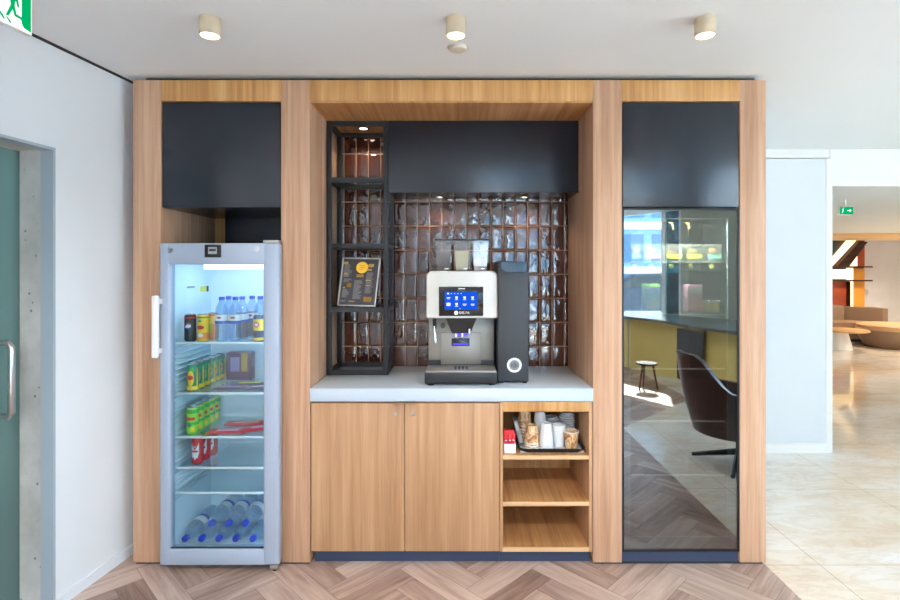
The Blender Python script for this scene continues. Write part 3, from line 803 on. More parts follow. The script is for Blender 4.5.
# liner
ix0, ix1, iy0, iy1, iz0, iz1 = -1.450, -0.926, 0.0, 0.43, 0.048, 1.555
mb = MB()
mb.box(ix0 - .004, ix0, iy0, iy1, iz0, iz1); mb.box(ix1, ix1 + .004, iy0, iy1, iz0, iz1)
mb.box(ix0, ix1, iy1, iy1 + .006, iz0, iz1); mb.box(ix0, ix1, iy0, iy1, iz0 - .003, iz0); mb.box(ix0, ix1, iy0, iy1, iz1, iz1 + .004)
z = 0.30
while z < 1.14:
    mb.box(ix0, ix0 + .010, 0.04, iy1 - .02, z, z + .010, .003, 1); mb.box(ix1 - .010, ix1, 0.04, iy1 - .02, z, z + .010, .003, 1); z += 0.0275
x = -1.05
while x < -0.94: mb.box(x, x + .005, iy1 - .006, iy1, 1.15, 1.50); x += .016
ln = mb.build('liner', M['fridge_in'], fg)
B(-1.402, -1.365, 0.05, 0.30, 1.20, 1.203) .build('liner_step', M['fridge_in'], ln) if False else None
mb = MB(); mb.box(ix0, ix0 + .0015, .16, .24, 1.378, 1.388); mb.build('caution_text', M['papergrey'], ln)
mb = MB(); mb.box(ix0, ix0 + .0015, .30, .37, 1.352, 1.384); lb = mb.build('energy_sticker', M['lemon'], ln)
mb = MB(); mb.box(ix0, ix0 + .0025, .375, .395, 1.352, 1.384); mb.build('sticker_end', M['navy'], lb)
# top lamp, plus an added side strip
B(-1.29, ix1 - .004, 0.015, 0.05, 1.478, 1.512, .003).build('lamp', M['fled'], fg)
B(ix1 - .012, ix1 - .003, 0.004, 0.016, 0.065, 1.46).build('lamp', M['fled_fill'], fg)  # glowing strip added behind the door frame to light the lower interior
l = bpy.data.lights.new('fridge_glow', 'AREA'); l.shape = 'RECTANGLE'; l.size = .36; l.size_y = .20; l.energy = 0.7; l.color = (.62, .82, 1)
lo_ = bpy.data.objects.new('fridge_glow', l); COL.objects.link(lo_); lo_.parent = fg; lo_.location = Vector((-1.16, .20, 1.545)) - ROOT[fg.name]
# shelves
SHZ = [1.108, 0.853, 0.632, 0.476, 0.350]
for z in SHZ:
    s = B(ix0 + .012, ix1 - .012, 0.035, 0.40, z - .006, z).build('shelf', M['shelfglass'], fg)
    B(ix0 + .006, ix1 - .006, 0.026, 0.036, z - .008, z + .003, .002).build('shelf_trim', M['white'], s)
B(ix0 + .004, ix1 - .004, 0.01, iy1 - .004, iz0 + .0005, iz0 + .006).build('floor_tray', M['fridge_in'], fg)
# door
dy0, dy1, dz0, dz1 = -0.066, -0.012, 0.034, 1.607
gx0, gx1, gz0, gz1 = -1.414, -0.961, 0.113, 1.502
mb = MB()
mb.box(fx0, gx0, dy0, dy1, dz0, dz1, .010, 3); mb.box(gx1, fx1, dy0, dy1, dz0, dz1, .012, 3)
mb.box(gx0 - .012, gx1 + .012, dy0 + .0005, dy1, gz1, dz1 - .001, .006, 2); mb.box(gx0 - .012, gx1 + .012, dy0 + .0005, dy1, dz0 + .001, gz0, .006, 2)
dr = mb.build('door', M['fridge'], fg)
B(gx0 - .004, gx1 + .004, dy0 + .018, dy0 + .024, gz0 - .004, gz1 + .004).build('glass', M['fglass'], dr)
mb = MB(); mb.box(gx0, gx1, dy0 + .010, dy0 + .017, gz0 - .002, gz0 + .005); mb.build('gasket', M['black'], dr)
mb = MB(); mb.box(-1.476, -1.447, -0.118, -0.092, 1.052, 1.352, .008, 3); mb.box(-1.470, -1.450, -0.094, -0.060, 1.31, 1.335, .004); mb.box(-1.470, -1.450, -0.094, -0.060, 1.07, 1.095, .004)
mb.build('handle', M['white'], dr)
dp = B(-1.243, -1.163, dy0 - .006, dy0 + .002, 1.536, 1.598, .003).build('display', M['black'], dr)
B(-1.224, -1.182, dy0 - .0072, dy0 - .006, 1.553, 1.586).build('display_screen', M['display'], dp)
B(-1.219, -1.187, dy0 - .0080, dy0 - .007, 1.566, 1.578).build('display_digits', M['black'], dp)
MB().lathe([(0, -.005), (.011, -.005), (.012, 0)], (-1.412, dy0, 1.572), 20, 'y').build('lock', M['steel'], dr)
B(-1.415, -1.400, dy0 - .0015, dy0 + .001, 1.565, 1.580).build('lock_tag', M['black'], dr)
MB().lathe([(0, -.003), (.013, -.003), (.014, 0)], (-0.99, dy0, 1.576), 20, 'y').build('round_sticker', M['lidgrey'], dr)
B(-0.965, -0.888, -0.055, 0.02, 1.608, 1.622, .003).build('top_hinge', M['steel'], fg)
B(-0.930, -0.890, -0.062, 0.01, 0.012, 0.033, .003).build('bottom_hinge', M['steel'], fg)
for x in (-1.43, -0.94):
    for y in (0.03, 0.50): MB().cyl((x, y, 0.0), (x, y, 0.021), 0.018, n=14).build('foot', M['black'], fg)
MB().cyl((-0.91, -0.04, 0.0), (-0.91, -0.04, 0.013), 0.012, n=12).build('foot', M['black'], fg)

# ---- cans
CR, CH = 0.0285, 0.140
def can(name, label, cat, body, bands=(), patches=(), h=CH, r=CR):
    t = thing(name, label, cat)
    mb = MB(); mb.lathe([(0, .004), (r * .72, .002), (r * .80, 0), (r * .97, .007), (r, .012), (r, h - .014), (r * .86, h - .004)], n=24)
    b = mb.build('can_body', M[body], t)
    mb = MB(); mb.lathe([(r * .86, h - .004), (r * .88, h), (r * .82, h), (r * .78, h - .004), (0, h - .004)], n=24); l = mb.build('lid', M['alu'], t)
    mb = MB(); mb.box(-.009, .009, -.014, .008, h - .0035, h - .002, .0005, 1); mb.build('pull_tab', M['alu'], l)
    for nm, z0, z1, m in bands:
        mb = MB(); mb.lathe([(r - .0005, z0), (r + .0004, z0), (r + .0004, z1), (r - .0005, z1)], n=24); mb.build(nm, M[m], b)
    for nm, pts, m, off in patches:
        mb = MB(); rr = r + off
        # polygon fan wrapped on the can; x is arc length, front faces -y
        def wp(p, q): return (q * math.sin(p[0] / r), -q * math.cos(p[0] / r), p[1])
        cx, cz = sum(p[0] for p in pts) / len(pts), sum(p[1] for p in pts) / len(pts)
        rings = [[(cx + (p[0] - cx) * f, cz + (p[1] - cz) * f) for p in pts] for f in (0.02, .35, .7, 1)]
        mb.grid([[wp(p, rr) for p in rg] for rg in rings] + [[wp(p, r - .001) for p in pts]], close=True)
        mb.build(nm, M[m], b)
    return t
def ell(cx, cz, a, b2, n=20, a0=0, a1=360):
    return [(cx + a * math.cos(math.radians(a0 + (a1 - a0) * k / n)), cz + b2 * math.sin(math.radians(a0 + (a1 - a0) * k / n))) for k in range(n if a1 - a0 == 360 else n + 1)]
def rect(x0, x1, z0, z1, n=5):
    return [(x0 + (x1 - x0) * k / n, z0) for k in range(n + 1)] + [(x1 - (x1 - x0) * k / n, z1) for k in range(n + 1)]
cola = can('cola_can', 'black cola can with a red, white and blue disc on the top fridge shelf', 'can', 'black',
    bands=(('red_rim', .118, .127, 'red'),),
    patches=(('white_disc', ell(0, .080, .0165, .0165), 'paperwhite', .0005), ('red_wave', ell(0, .081, .0155, .0150, 12, 15, 195), 'red', .0010), ('blue_wave', ell(0, .077, .0150, .0130, 12, 200, 350), 'pepblue', .0010)))
yell = can('iced_tea_can', 'yellow iced tea can with a red oval beside the black cola can', 'can', 'yellow',
    bands=(('orange_band', .012, .045, 'orange'), ('dark_rim', .120, .126, 'tealprint')),
    patches=(('red_oval', ell(0, .072, .019, .010), 'red', .0005), ('white_oval', ell(0, .032, .014, .010), 'paperwhite', .0007), ('green_leaf', ell(-.004, .105, .009, .007), 'tealprint', .0006)))
oran = can('iced_tea_can', 'orange iced tea can standing behind the yellow can', 'can', 'orange',
    bands=(('yellow_band', .085, .125, 'yellow'),), patches=(('green_patch', ell(.006, .06, .008, .024), 'limegreen', .0006), ('yellow_patch', ell(-.010, .04, .008, .020), 'yellow', .0006)))
navy = can('juice_can', 'navy and yellow can in front of the water bottles at the fridge door edge', 'can', 'navy',
    bands=(('yellow_band', .058, .116, 'yellow'), ('yellow_foot', .008, .022, 'yellow')), patches=(('red_oval', ell(-.004, .088, .015, .014), 'red', .0012), ('white_oval', ell(-.004, .088, .009, .008), 'paperwhite', .0018)))
pine = can('fruit_drink_can', '', 'can', 'tealprint', bands=(('yellow_foot', .006, .026, 'yellow'),),
    patches=(('yellow_fruit', ell(-.004, .066, .017, .040), 'yellow', .0005), ('red_oval', ell(-.004, .070, .014, .012), 'red', .0012), ('yellow_stripe', rect(.026, .034, .026, .120), 'yellow', .0005), ('green_leaf', ell(0.006, .112, .010, .010), 'green', .0012)))
lime = can('lime_soda_can', '', 'can', 'limegreen', bands=(('green_top', .108, .127, 'green'), ('green_side', .050, .064, 'green')),
    patches=(('pink_lettering', rect(-.024, .022, .074, .090), 'redbright', .0006), ('dark_leaf', ell(-.006, .050, .012, .010), 'tealprint', .0008), ('lime_slice', ell(.012, .028, .010, .012), 'yellow', .0008)))
redc = can('tomato_red_can', '', 'can', 'red', patches=(('white_shield', [(-.020, .110), (.020, .110), (.021, .060), (.014, .036), (0, .026), (-.014, .036), (-.021, .060)], 'paperwhite', .0005), ('red_lettering', rect(-.015, .015, .064, .074), 'red', .0010), ('grey_crest', ell(0, .092, .007, .006), 'papergrey', .0010)))
e = 0.0008
place(cola, (-1.392, 0.085, SHZ[0] + e), cola['label'])
place(yell, (-1.327, 0.085, SHZ[0] + e), yell['label'])
place(oran, (-1.308, 0.155, SHZ[0] + e), oran['label'], rotz=-.2)
place(navy, (-1.030, 0.068, SHZ[0] + e), navy['label'])
ORD = ['front', 'second', 'third', 'fourth', 'fifth', 'sixth', 'seventh']
for k in range(6):
    place(pine, (-1.378, 0.085 + k * 0.0605, SHZ[1] + e), ORD[k] + ' can from the glass in the row of teal and yellow cans', 'teal and yellow fruit drink cans', rotz=0.15 + k * .05)
for k in range(5):
    place(lime, (-1.378, 0.080 + k * 0.0605, SHZ[2] + e), ORD[k] + ' can from the glass in the row of lime green cans', 'lime green soda cans', rotz=0.1 + k * .06)
for k in range(3):
    place(redc, (-1.358 + .008 * k, 0.090 + k * 0.062, SHZ[3] + e), ['front', 'middle', 'rear'][k] + ' red can with a white shield on the fourth fridge shelf', 'red cans with white shield')

# ---- water bottles
def bottle(name, h, r, tint, label_on=True, cap=.014, drink=None):
    t = thing(name, '', 'bottle')
    prof = [(0, .006), (r * .55, .003), (r * .8, 0), (r, h * .04), (r, h * .22), (r * .95, h * .245), (r, h * .27), (r, h * .60), (r * .97, h * .63), (r, h * .66), (r * .88, h * .76), (r * .55, h * .86), (cap * .95, h * .905), (cap * .95, h * .93)]
    MB().lathe(prof, n=22).build('bottle_body', M[tint], t)
    MB().lathe([(cap, h * .925), (cap * 1.05, h * .93), (cap * 1.05, h * .99), (cap * .95, h), (0, h)], n=20).build('cap', M['capblue'], t)
    if label_on:
        lbm = MB().lathe([(r * .99, h * .40), (r + .0006, h * .40), (r + .0006, h * .60), (r * .99, h * .60)], n=22).build('bottle_label', M['paperwhite'], t)
        MB().lathe([(r, h * .40), (r + .0012, h * .40), (r + .0012, h * .465), (r, h * .465)], n=22).build('label_stripe', M['pepblue'], lbm)
        mb = MB()
        rings = [[((r + .0018) * math.sin(x / r), -(r + .0018) * math.cos(x / r), h * z) for x, z in ell(0, .535, .012, .025, 16)]]
        mb.grid([[(0, -(r + .0022), h * .535)] * 16] + rings, close=True); mb.build('label_mark', M['red'], lbm)
    if drink: MB().lathe([(0, .008), (r * .93, .01), (r * .93, h * .62), (0, h * .62)], n=18).build('drink', M[drink], t)
    return t
wb = bottle('water_bottle', 0.228, 0.0325, 'pet')
tb = bottle('iced_tea_bottle', 0.226, 0.0325, 'pet', True, drink='tea')
wpos = [(-1.232, .09, 'front water bottle of the first pair on the top fridge shelf, beside the orange can'), (-1.163, .092, 'front water bottle next to the gap on the top fridge shelf'),
        (-1.228, .160, 'water bottle standing behind the front bottle beside the orange can'), (-1.060, .160, 'water bottle standing behind the navy and yellow can'), (-0.985, .150, 'water bottle at the hinge side beside the navy and yellow can')]
for x, y, lab in wpos: place(wb, (x, y, SHZ[0] + e), lab, 'small blue-capped water bottles')
place(tb, (-1.158, .165, SHZ[0] + e), 'blue-capped bottle of brown drink behind the water bottles by the shelf gap', 'blue-capped bottles of brown drink')
place(tb, (-1.135, .240, SHZ[0] + e), 'blue-capped bottle of brown drink at the rear of the top fridge shelf', 'blue-capped bottles of brown drink')
big = bottle('large_water_bottle', 0.315, 0.0425, 'petblue', True, .0155)
low = iz0 + .0065 + .043
names = ['first', 'second', 'third', 'fourth', 'fifth']
for k in range(5):
    place(big, (PX(183.7 + 17.15 * k, 2.66) + (0.004 if k == 0 else 0), 0.375, low), names[k] + ' lying bottle from the handle side in the bottom fridge layer', 'lying water bottles in the bottom layer', rot=(PI / 2, 0.2 * k, 0))
for k in range(3):
    place(big, (PX(210 + 16.9 * k, 2.66), 0.385, low + 0.073), names[k] + ' lying bottle from the handle side in the upper fridge layer', 'lying water bottles in the upper layer', rot=(PI / 2, 0.2 * k + .4, 0))

# ---- snack packs lying on shelves
def pack(name, label, m1, m2, L, Wd, loc, rz, h=.016, text=False):
    t = thing(name, label, 'snack pack', loc)
    mb = MB()
    rows = []
    for k in range(9):
        x = -L / 2 + L * k / 8; f = 1 - abs(k / 4 - 1) ** 4
        row = [(x, -Wd / 2, h * .5 - .004), (x, -Wd * .3, h * .5 + h * .45 * f), (x, Wd * .3, h * .5 + h * .45 * f), (x, Wd / 2, h * .5), (x, Wd * .3, h * .5 - h * .45 * f), (x, -Wd * .3, h * .5 - h * .45 * f)]
        rows.append(row)
    R = mb.grid(rows, close=True); mb.bm.faces.new(R[0]); mb.bm.faces.new(R[-1])
    ROOTB = ROOT[t.name]; ROOT[t.name] = Vector((0, 0, 0))
    wrap = mb.build('wrapper', M[m1], t)
    mb = MB(); mb.box(-L * .28, L * .28, -Wd * .28, Wd * .22, h * .93, h * .97); mb.build('print_panel', M[m2], wrap)
    ROOT[t.name] = ROOTB; t.rotation_euler = (0, 0, rz)
    return t
pack('chocolate_bar', 'plum chocolate bar lying at the front of the shelf with teal cans', 'plum', 'lilac', .19, .05, (-1.19, .10, SHZ[1] + .001), .05)
pack('chocolate_bar', 'plum chocolate bar at an angle by the fridge hinge side, beside the teal cans', 'plum', 'paperwhite', .17, .045, (-1.035, .12, SHZ[1] + .001), .35)
pack('chocolate_bar', 'plum chocolate bar behind the others on the shelf with teal cans', 'plum', 'lemon', .20, .05, (-1.13, .20, SHZ[1] + .001), .02)
pack('candy_bar', 'red candy bar lying along the front edge below the lime cans', 'redbright', 'pink', .20, .075, (-1.20, .095, SHZ[2] + .001), .03)
pack('candy_bar', 'red candy bar at an angle near the fridge hinge side, beside the lime cans', 'redbright', 'pink', .20, .075, (-1.045, .155, SHZ[2] + .001), .45)
pack('candy_bar', 'pink-red candy bar behind the others on the shelf with lime cans', 'redbright', 'salmon', .23, .08, (-1.16, .235, SHZ[2] + .001), .05)
bxm = thing('carton', 'plum drinks carton at the back of the shelf with teal cans', 'carton', (-1.25, .37, SHZ[1] + e))
bb = B(-1.32, -1.18, .335, .395, SHZ[1] + e, SHZ[1] + .155, .003).build('box', M['plum'], bxm)
B(-1.295, -1.245, .3335, .3355, SHZ[1] + .05, SHZ[1] + .13).build('print_panel', M['lilac'], bb); B(-1.235, -1.20, .3335, .3355, SHZ[1] + .05, SHZ[1] + .15).build('print_stripe', M['ochre'], bb)

# ------------------------------------------------------------------ reflective glass-fronted cabinet
gc = thing('glass_cabinet', 'tall dark cabinet with a reflective glass door and chilled snack shelves', 'cabinet', (1.105, 0.3, 0))
gz_0, gz_1 = 0.066, 1.784
mb = MB(); mb.box(0.813, 0.835, 0.045, 0.58, gz_0, gz_1); mb.box(1.375, 1.397, 0.045, 0.58, gz_0, gz_1); mb.box(0.835, 1.375, 0.52, 0.58, gz_0, gz_1)
mb.box(0.835, 1.375, 0.045, 0.52, gz_1 - .02, gz_1); mb.box(0.835, 1.375, 0.045, 0.52, gz_0, gz_0 + .02)
mb.build('body', M['black'], gc)
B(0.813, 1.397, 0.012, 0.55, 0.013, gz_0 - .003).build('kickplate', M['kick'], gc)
mb = MB(); a = .008
mb.box(0.812, 0.812 + a, 0.001, 0.040, gz_0, gz_1); mb.box(1.398 - a, 1.398, 0.001, 0.040, gz_0, gz_1)
mb.box(0.812 + a, 1.398 - a, 0.001, 0.040, gz_1 - a, gz_1); mb.box(0.812 + a, 1.398 - a, 0.001, 0.040, gz_0, gz_0 + a)
dg_ = mb.build('door', M['black'], gc)
B(0.812 + a, 1.398 - a, 0.006, 0.012, gz_0 + a, gz_1 - a).build('glass', M['mirrorglass'], dg_)
mb = MB(); q0, q1, q2, q3, bw = 0.812 + a, 1.398 - a, gz_0 + a, gz_1 - a, .040
mb.box(q0, q0 + bw, .022, .030, q2, q3); mb.box(q1 - bw, q1, .022, .030, q2, q3); mb.box(q0 + bw, q1 - bw, .022, .030, q3 - bw, q3); mb.box(q0 + bw, q1 - bw, .022, .030, q2, q2 + .055)
mb.build('glass_border', M['greymetal'], dg_)
GZ = []
for py in (262, 314.5, 369, 421.5, 475.5):
    d = 2.70; z = PZ(py, d); GZ.append(z)
    s = B(0.840, 1.370, 0.108, 0.48, z - .008, z - .002).build('shelf', M['shelfglass'], gc)
    B(PX(631, d), PX(726, d), 0.098, 0.106, z - .003, z + .004).build('shelf_trim', M['white'], s)
    B(PX(631, d), PX(726, d), 0.100, 0.104, z - .050, z - .004).build('price_rail', M['rail'], s)
    B(PX(725.3, d), PX(726.6, d), 0.097, 0.106, z - .040, z - .003).build('rail_end', M['white'], s)
B(0.86, 1.35, 0.07, 0.10, gz_1 - .045, gz_1 - .022).build('lamp', M['cabled'], gc)
l = bpy.data.lights.new('cabinet_glow', 'AREA'); l.shape = 'RECTANGLE'; l.size = .5; l.size_y = .05; l.energy = 26.0; l.color = (1, .97, .9)
lo_ = bpy.data.objects.new('cabinet_glow', l); COL.objects.link(lo_); lo_.parent = gc; lo_.location = Vector((1.105, .075, gz_1 - .05)) - ROOT[gc.name]; lo_.rotation_euler = (math.radians(12), 0, 0)
for k, px in enumerate((626.5, 641, 656.5, 671.5, 687.5)):
    x = PX(px, 2.74); z = PZ(224, 2.74)
    MB().tube([(x - .012, .142, z + .008), (x - .002, .140, z + .006), (x + .006, .139, z - .006), (x + .008, .138, z - .026)], [.002, .0035, .004, .0025], 8).build('lamp_glint', M['ochre'], gc)  # curved yellow lamp glints modelled as solid ochre tubes
for k, (px, m, wd_, txt) in enumerate(((634.5, 'limegreen', .040, 'lime'), (651.5, 'pink', .078, 'pink'), (672, 'lemon', .078, 'yellow'), (691.5, 'lemon', .078, 'lemon yellow'), (712.5, 'mint', .078, 'mint'))):
    d = 2.76; x = PX(px, d); z = GZ[0] + .0055
    lab = {0: 'small clear snack pot with a lime band on the upper cabinet shelf', 1: 'clear snack pot with a pink band on the upper cabinet shelf', 2: 'clear snack pot with a yellow band, next to the pink-banded pot',
           3: 'clear snack pot with a yellow band, next to the mint-banded pot', 4: 'clear snack pot with a mint band on the upper cabinet shelf'}[k]
    t = thing('snack_pot', lab, 'snack pot', (x, .165, z), 'banded snack pots in the glass cabinet')
    h = .088; y0 = .13
    mb = MB(); R = mb.grid([[(x - wd_ / 2, y0, z), (x + wd_ / 2, y0, z), (x + wd_ / 2, y0 + .07, z), (x - wd_ / 2, y0 + .07, z)], [(x - wd_ / 2, y0, z + h), (x + wd_ / 2, y0, z + h), (x + wd_ / 2, y0 + .07, z + h), (x - wd_ / 2, y0 + .07, z + h)]], close=True)
    mb.bm.faces.new(R[0][::-1]); mb.bm.faces.new(R[1]); bdy = mb.build('pot', M['packclear'], t)
    B(x - wd_ / 2 - .001, x + wd_ / 2 + .001, y0 - .002, y0 - .0005, z + .014, z + .034).build('colour_band', M[m], t)
    mb = MB(); mb.lathe([(0, 0.03), (.016, .026), (.026, .012), (.024, .003), (0, 0)], (x, y0 + .034, z + .038), 16); mb.build('filling', M['orange' if k in (2, 4) else ('ochre' if k == 3 else 'salmon')], t)
for k, px in enumerate((634.5, 651.5, 671.5, 691, 712)):
    MB().lathe([(0, -.003), (.012, -.003), (.013, 0)], (PX(px, 2.697), .0995, GZ[0] - .022), 16, 'y').build('price_tag', M['lemon'], gc)
def carton(name, lab, x0, x1, z0, z1, m, m2, y=.13):
    t = thing(name, lab, 'carton', ((x0 + x1) / 2, y + .03, z0)); bdy = B(x0, x1, y, y + .06, z0, z1, .002).build('box', M[m], t)
    B(x0 + .008, x1 - .008, y - .002, y - .0005, z0 + (z1 - z0) * .70, z1 - .018).build('print_panel', M['paperwhite'], bdy)
    B(x0 + .006, x1 - .006, y - .002, y - .0005, z0 + .015, z0 + (z1 - z0) * .45).build('print_block', M[m2], bdy)
zz = GZ[1] + .0055
carton('snack_carton', 'pale lime carton on the second shelf of the glass cabinet', PX(644, 2.75), PX(659, 2.75), zz, zz + .152, 'palegreen', 'lemon')
carton('snack_carton', 'pink and white carton on the second shelf of the glass cabinet', PX(686, 2.75), PX(701, 2.75), zz, zz + .148, 'pink', 'salmon')
for px, lab in ((706.5, 'small amber jar next to the pink carton in the glass cabinet'), (717, 'small amber jar at the end of the second glass cabinet shelf')):
    x = PX(px, 2.75); t = thing('jam_jar', lab, 'jar', (x, .16, zz), 'amber jars in the glass cabinet')
    MB().lathe([(0, 0), (.020, 0), (.023, .004), (.023, .042), (.019, .050)], (x, .16, zz), 20).build('jar', M['ochre'], t)
    MB().lathe([(.021, .050), (.022, .052), (.022, .064), (0, .065)], (x, .16, zz), 20).build('lid', M['paperwhite'], t)

# ------------------------------------------------------------------ cups on the tray in the open shelf
SZ = 0.5475
tr = thing('serving_tray', 'pale tray with a dark raised rim holding paper cups in the open shelf', 'tray', (0.44, .2, SZ))
tx0, tx1, ty0, ty1 = 0.298, 0.640, 0.03, 0.36
B(tx0 + .01, tx1 - .01, ty0 + .01, ty1 - .01, SZ + .0005, SZ + .007).build('base', M['lidgrey'], tr)
mb = MB()
def rr(ins, r=.035):
    out = []
    for cx, cy, a0 in ((tx1 - ins - r, ty1 - ins - r, 0), (tx0 + ins + r, ty1 - ins - r, 90), (tx0 + ins + r, ty0 + ins + r, 180), (tx1 - ins - r, ty0 + ins + r, 270)):
        for k in range(6):
            a_ = math.radians(a0 + 18 * k); out.append((cx + r * math.cos(a_), cy + r * math.sin(a_)))
    return out
mb.grid([[(p[0], p[1], SZ + .001) for p in rr(.010)], [(p[0], p[1], SZ + .020) for p in rr(0)], [(p[0], p[1], SZ + .023) for p in rr(.003)], [(p[0], p[1], SZ + .006) for p in rr(.014)]], close=True)
mb.build('rim', M['black'], tr)
TZ = SZ + .0075
def cup(name, mat, h=.088, r0=.028, r1=.039):
    t = thing(name, '', 'paper cup')
    b = MB().lathe([(0, .003), (r0 - .002, .003), (r0, 0), (r1, h), (r1 - .002, h), (r0 - .001, .005), (0, .005)], n=26).build('cup_wall', M[mat], t)
    mb = MB(); mb.lathe([(r1 - .001 + .0025 * math.cos(2 * PI * k / 8), h + .0025 * math.sin(2 * PI * k / 8)) for k in range(8)], n=26, closed=True); mb.build('rolled_rim', M['paperwhite'], t)
    return t
cb = cup('paper_cup', 'cupprint'); cwh = cup('paper_cup', 'paperwhite', .082, .026, .0365)
def stack(src, x, y, n, step, fmt, grp, flip=True, h=.088, rz=0):
    for k in range(n):
        z = TZ + (h + .0026 if flip else 0) + k * step
        lab = fmt % (['bottom', 'second', 'third', 'fourth', 'fifth', 'sixth', 'top'][k] if k < n - 1 else 'top')
        place(src, (x, y, z), lab, grp, rot=(PI, 0, rz + k) if flip else (0, 0, rz + k))
stack(cb, 0.374, 0.105, 3, .012, '%s upturned wood-print cup in the stack near the tray front', 'front wood-print cups')
stack(cb, 0.348, 0.205, 6, .017, '%s upturned wood-print cup in the taller stack behind', 'rear wood-print cups')
place(cb, (0.604 - .03, 0.085, TZ), 'single upright wood-print cup at the tray front beside white cups', 'lone wood-print cup')
stack(cwh, 0.447, 0.100, 4, .014, '%s upturned white cup in the stack at the tray front', 'front white cups', h=.082)
stack(cwh, 0.428, 0.185, 6, .016, '%s upturned white cup in the stack behind the front white stack', 'rear white cups', h=.082)
stack(cwh, 0.517, 0.125, 3, .014, '%s upright white cup in the stack beside the lone wood-print cup', 'upright white cups', False)
def lid():
    t = thing('cup_lid', '', 'cup lid')
    b = MB().lathe([(.040, -.004), (.041, 0), (.041, .006), (.036, .008), (.034, .016), (.031, .016), (.029, .010), (0, .010)], n=26).build('lid_disc', M['lidgrey'], t)
    MB().lathe([(0, 0.0112), (.003, .0112), (.003, .010)], (0, -.020, 0), 10).build('sip_hole', M['black'], b)
    return t
ld = lid()
for (x, y, n, who) in ((0.500, 0.245, 9, 'shorter'), (0.585, 0.245, 11, 'taller')):
    for k in range(n):
        pos = ['lowest', 'second', 'third', 'fourth', 'fifth', 'sixth', 'seventh', 'eighth', 'ninth', 'tenth', 'eleventh'][k] if k < n - 1 else 'topmost'
        place(ld, (x + .002 * math.sin(k * 2), y, TZ + .005 + k * .0125), pos + ' pale plastic lid in the ' + who + ' lid stack at the tray back', who + ' stack of cup lids', rotz=k)
np_ = thing('napkin_pack', 'dark grey napkin pack leaning at the tray side', 'napkins', (.305, .15, SZ))
NM = Matrix.Translation((.322, .11, SZ + .026)) @ Matrix.Rotation(math.radians(-14), 4, 'Y')
B(-.014, .006, 0, .10, 0, .115, .004, mat=NM).build('napkins', M['papergrey'], np_)
B(-.016, .008, -.001, .101, .04, .07, .002, mat=NM).build('paper_band', M['liddark'], np_)
sx = thing('sweetener_box', 'small white box full of red sugar sachets at the open shelf front', 'box', (.248, .06, SZ))
mb = MB(); x0, x1, y0, y1 = .222, .282, .03, .10
mb.box(x0, x1, y0, y0 + .003, SZ + .0005, SZ + .047); mb.box(x0, x1, y1 - .003, y1, SZ + .0005, SZ + .06); mb.box(x0, x0 + .003, y0 + .003, y1 - .003, SZ + .0005, SZ + .05); mb.box(x1 - .003, x1, y0 + .003, y1 - .003, SZ + .0005, SZ + .05); mb.box(x0 + .003, x1 - .003, y0 + .003, y1 - .003, SZ + .0005, SZ + .004)
mb.build('box', M['paperwhite'], sx)
for k, (dx, a_) in enumerate(((.013, -8), (.029, 3), (.045, 10))):
    t = thing('sugar_sachet', ['red sugar sachet at the cabinet-door end of the white box', 'middle red sugar sachet in the white box', 'red sugar sachet at the tray end of the white box'][k], 'sachet', (x0 + dx, .05, SZ + .02), 'red sugar sachets')
    SM = Matrix.Translation((x0 + dx + .002, .045 + .004 * k, SZ + .006)) @ Matrix.Rotation(math.radians(a_ * .5), 4, 'Y')
    sb_ = B(-.0075, .0075, 0, .004, 0, .088 - .006 * (k % 2), .0015, mat=SM).build('sachet_paper', M['redbright'], t)
    B(-.0055, .0055, -.0008, -.0001, .052, .056, mat=SM).build('print_stripe', M['paperwhite'], sb_)
tag(B(x0 + .004, x1 - .004, .066, .094, SZ + .005, SZ + .105, .002).build('red_packet', M['redbright'], None, (.25, .08, SZ)), 'red carton of sachets standing at the rear of the white sugar box', 'packet')

# ------------------------------------------------------------------ ceiling lamps, detector, exit signs
FILL_LAMP = bpy.data.lights.new('lamp_glow', 'SPOT'); FILL_LAMP.energy = 44.0; FILL_LAMP.spot_size = 2.75; FILL_LAMP.spot_blend = .5; FILL_LAMP.color = (1, .97, .93); FILL_LAMP.shadow_soft_size = .03
for k, (px, who) in enumerate(((210, 'beige cylinder ceiling spotlight above the drinks fridge'), (456, 'beige cylinder ceiling spotlight near the smoke detector'), (705, 'beige cylinder ceiling spotlight above the glass-fronted cabinet'))):
    x = PX(px, 2.02); y = -0.58
    t = thing('ceiling_spotlight', who, 'ceiling lamp', (x, y, 2.451), 'cylinder ceiling spotlights')
    MB().lathe([(0, 2.451), (.039, 2.451), (.039, 2.384), (.037, 2.382), (.034, 2.384), (.034, 2.392), (0, 2.393)], (x, y, 0), 32).build('housing', M['beige'], t)
    MB().lathe([(0, 2.3855), (.0335, 2.3855)], (x, y, 0), 32).build('lens', M['lens'], t)
    spot('lamp_glow', (x, y, 2.380), 5.0, 2.3, .7, (1, .86, .68), .03, parent=t)
    for ry, rn in ((-2.4, 'middle'), (-4.2, 'rear')):  # both rows are unseen fill lamps added to brighten the cabinet front
        c = copy_tree(t, (x, ry, 2.451), label='added unseen fill spotlight in the ' + rn + ' row, ' + ('glass door side', 'centre of the row', 'window side')[k])
        for ch in c.children:
            if ch.type == 'LIGHT': ch.data = FILL_LAMP
x = PX(458, 2.28)
t = thing('smoke_detector', 'flat round cream smoke detector on the ceiling', 'smoke detector', (x, -.32, 2.45))
MB().lathe([(0, 2.4515), (.040, 2.4515), (.040, 2.444), (.034, 2.438), (0, 2.436)], (x, -.32, 0), 32).build('body', M['detector'], t)
MB().lathe([(.041, 2.4515), (.045, 2.4515), (.045, 2.447), (.041, 2.447)], (x, -.32, 0), 32, closed=True).build('base_ring', M['detector'], t)

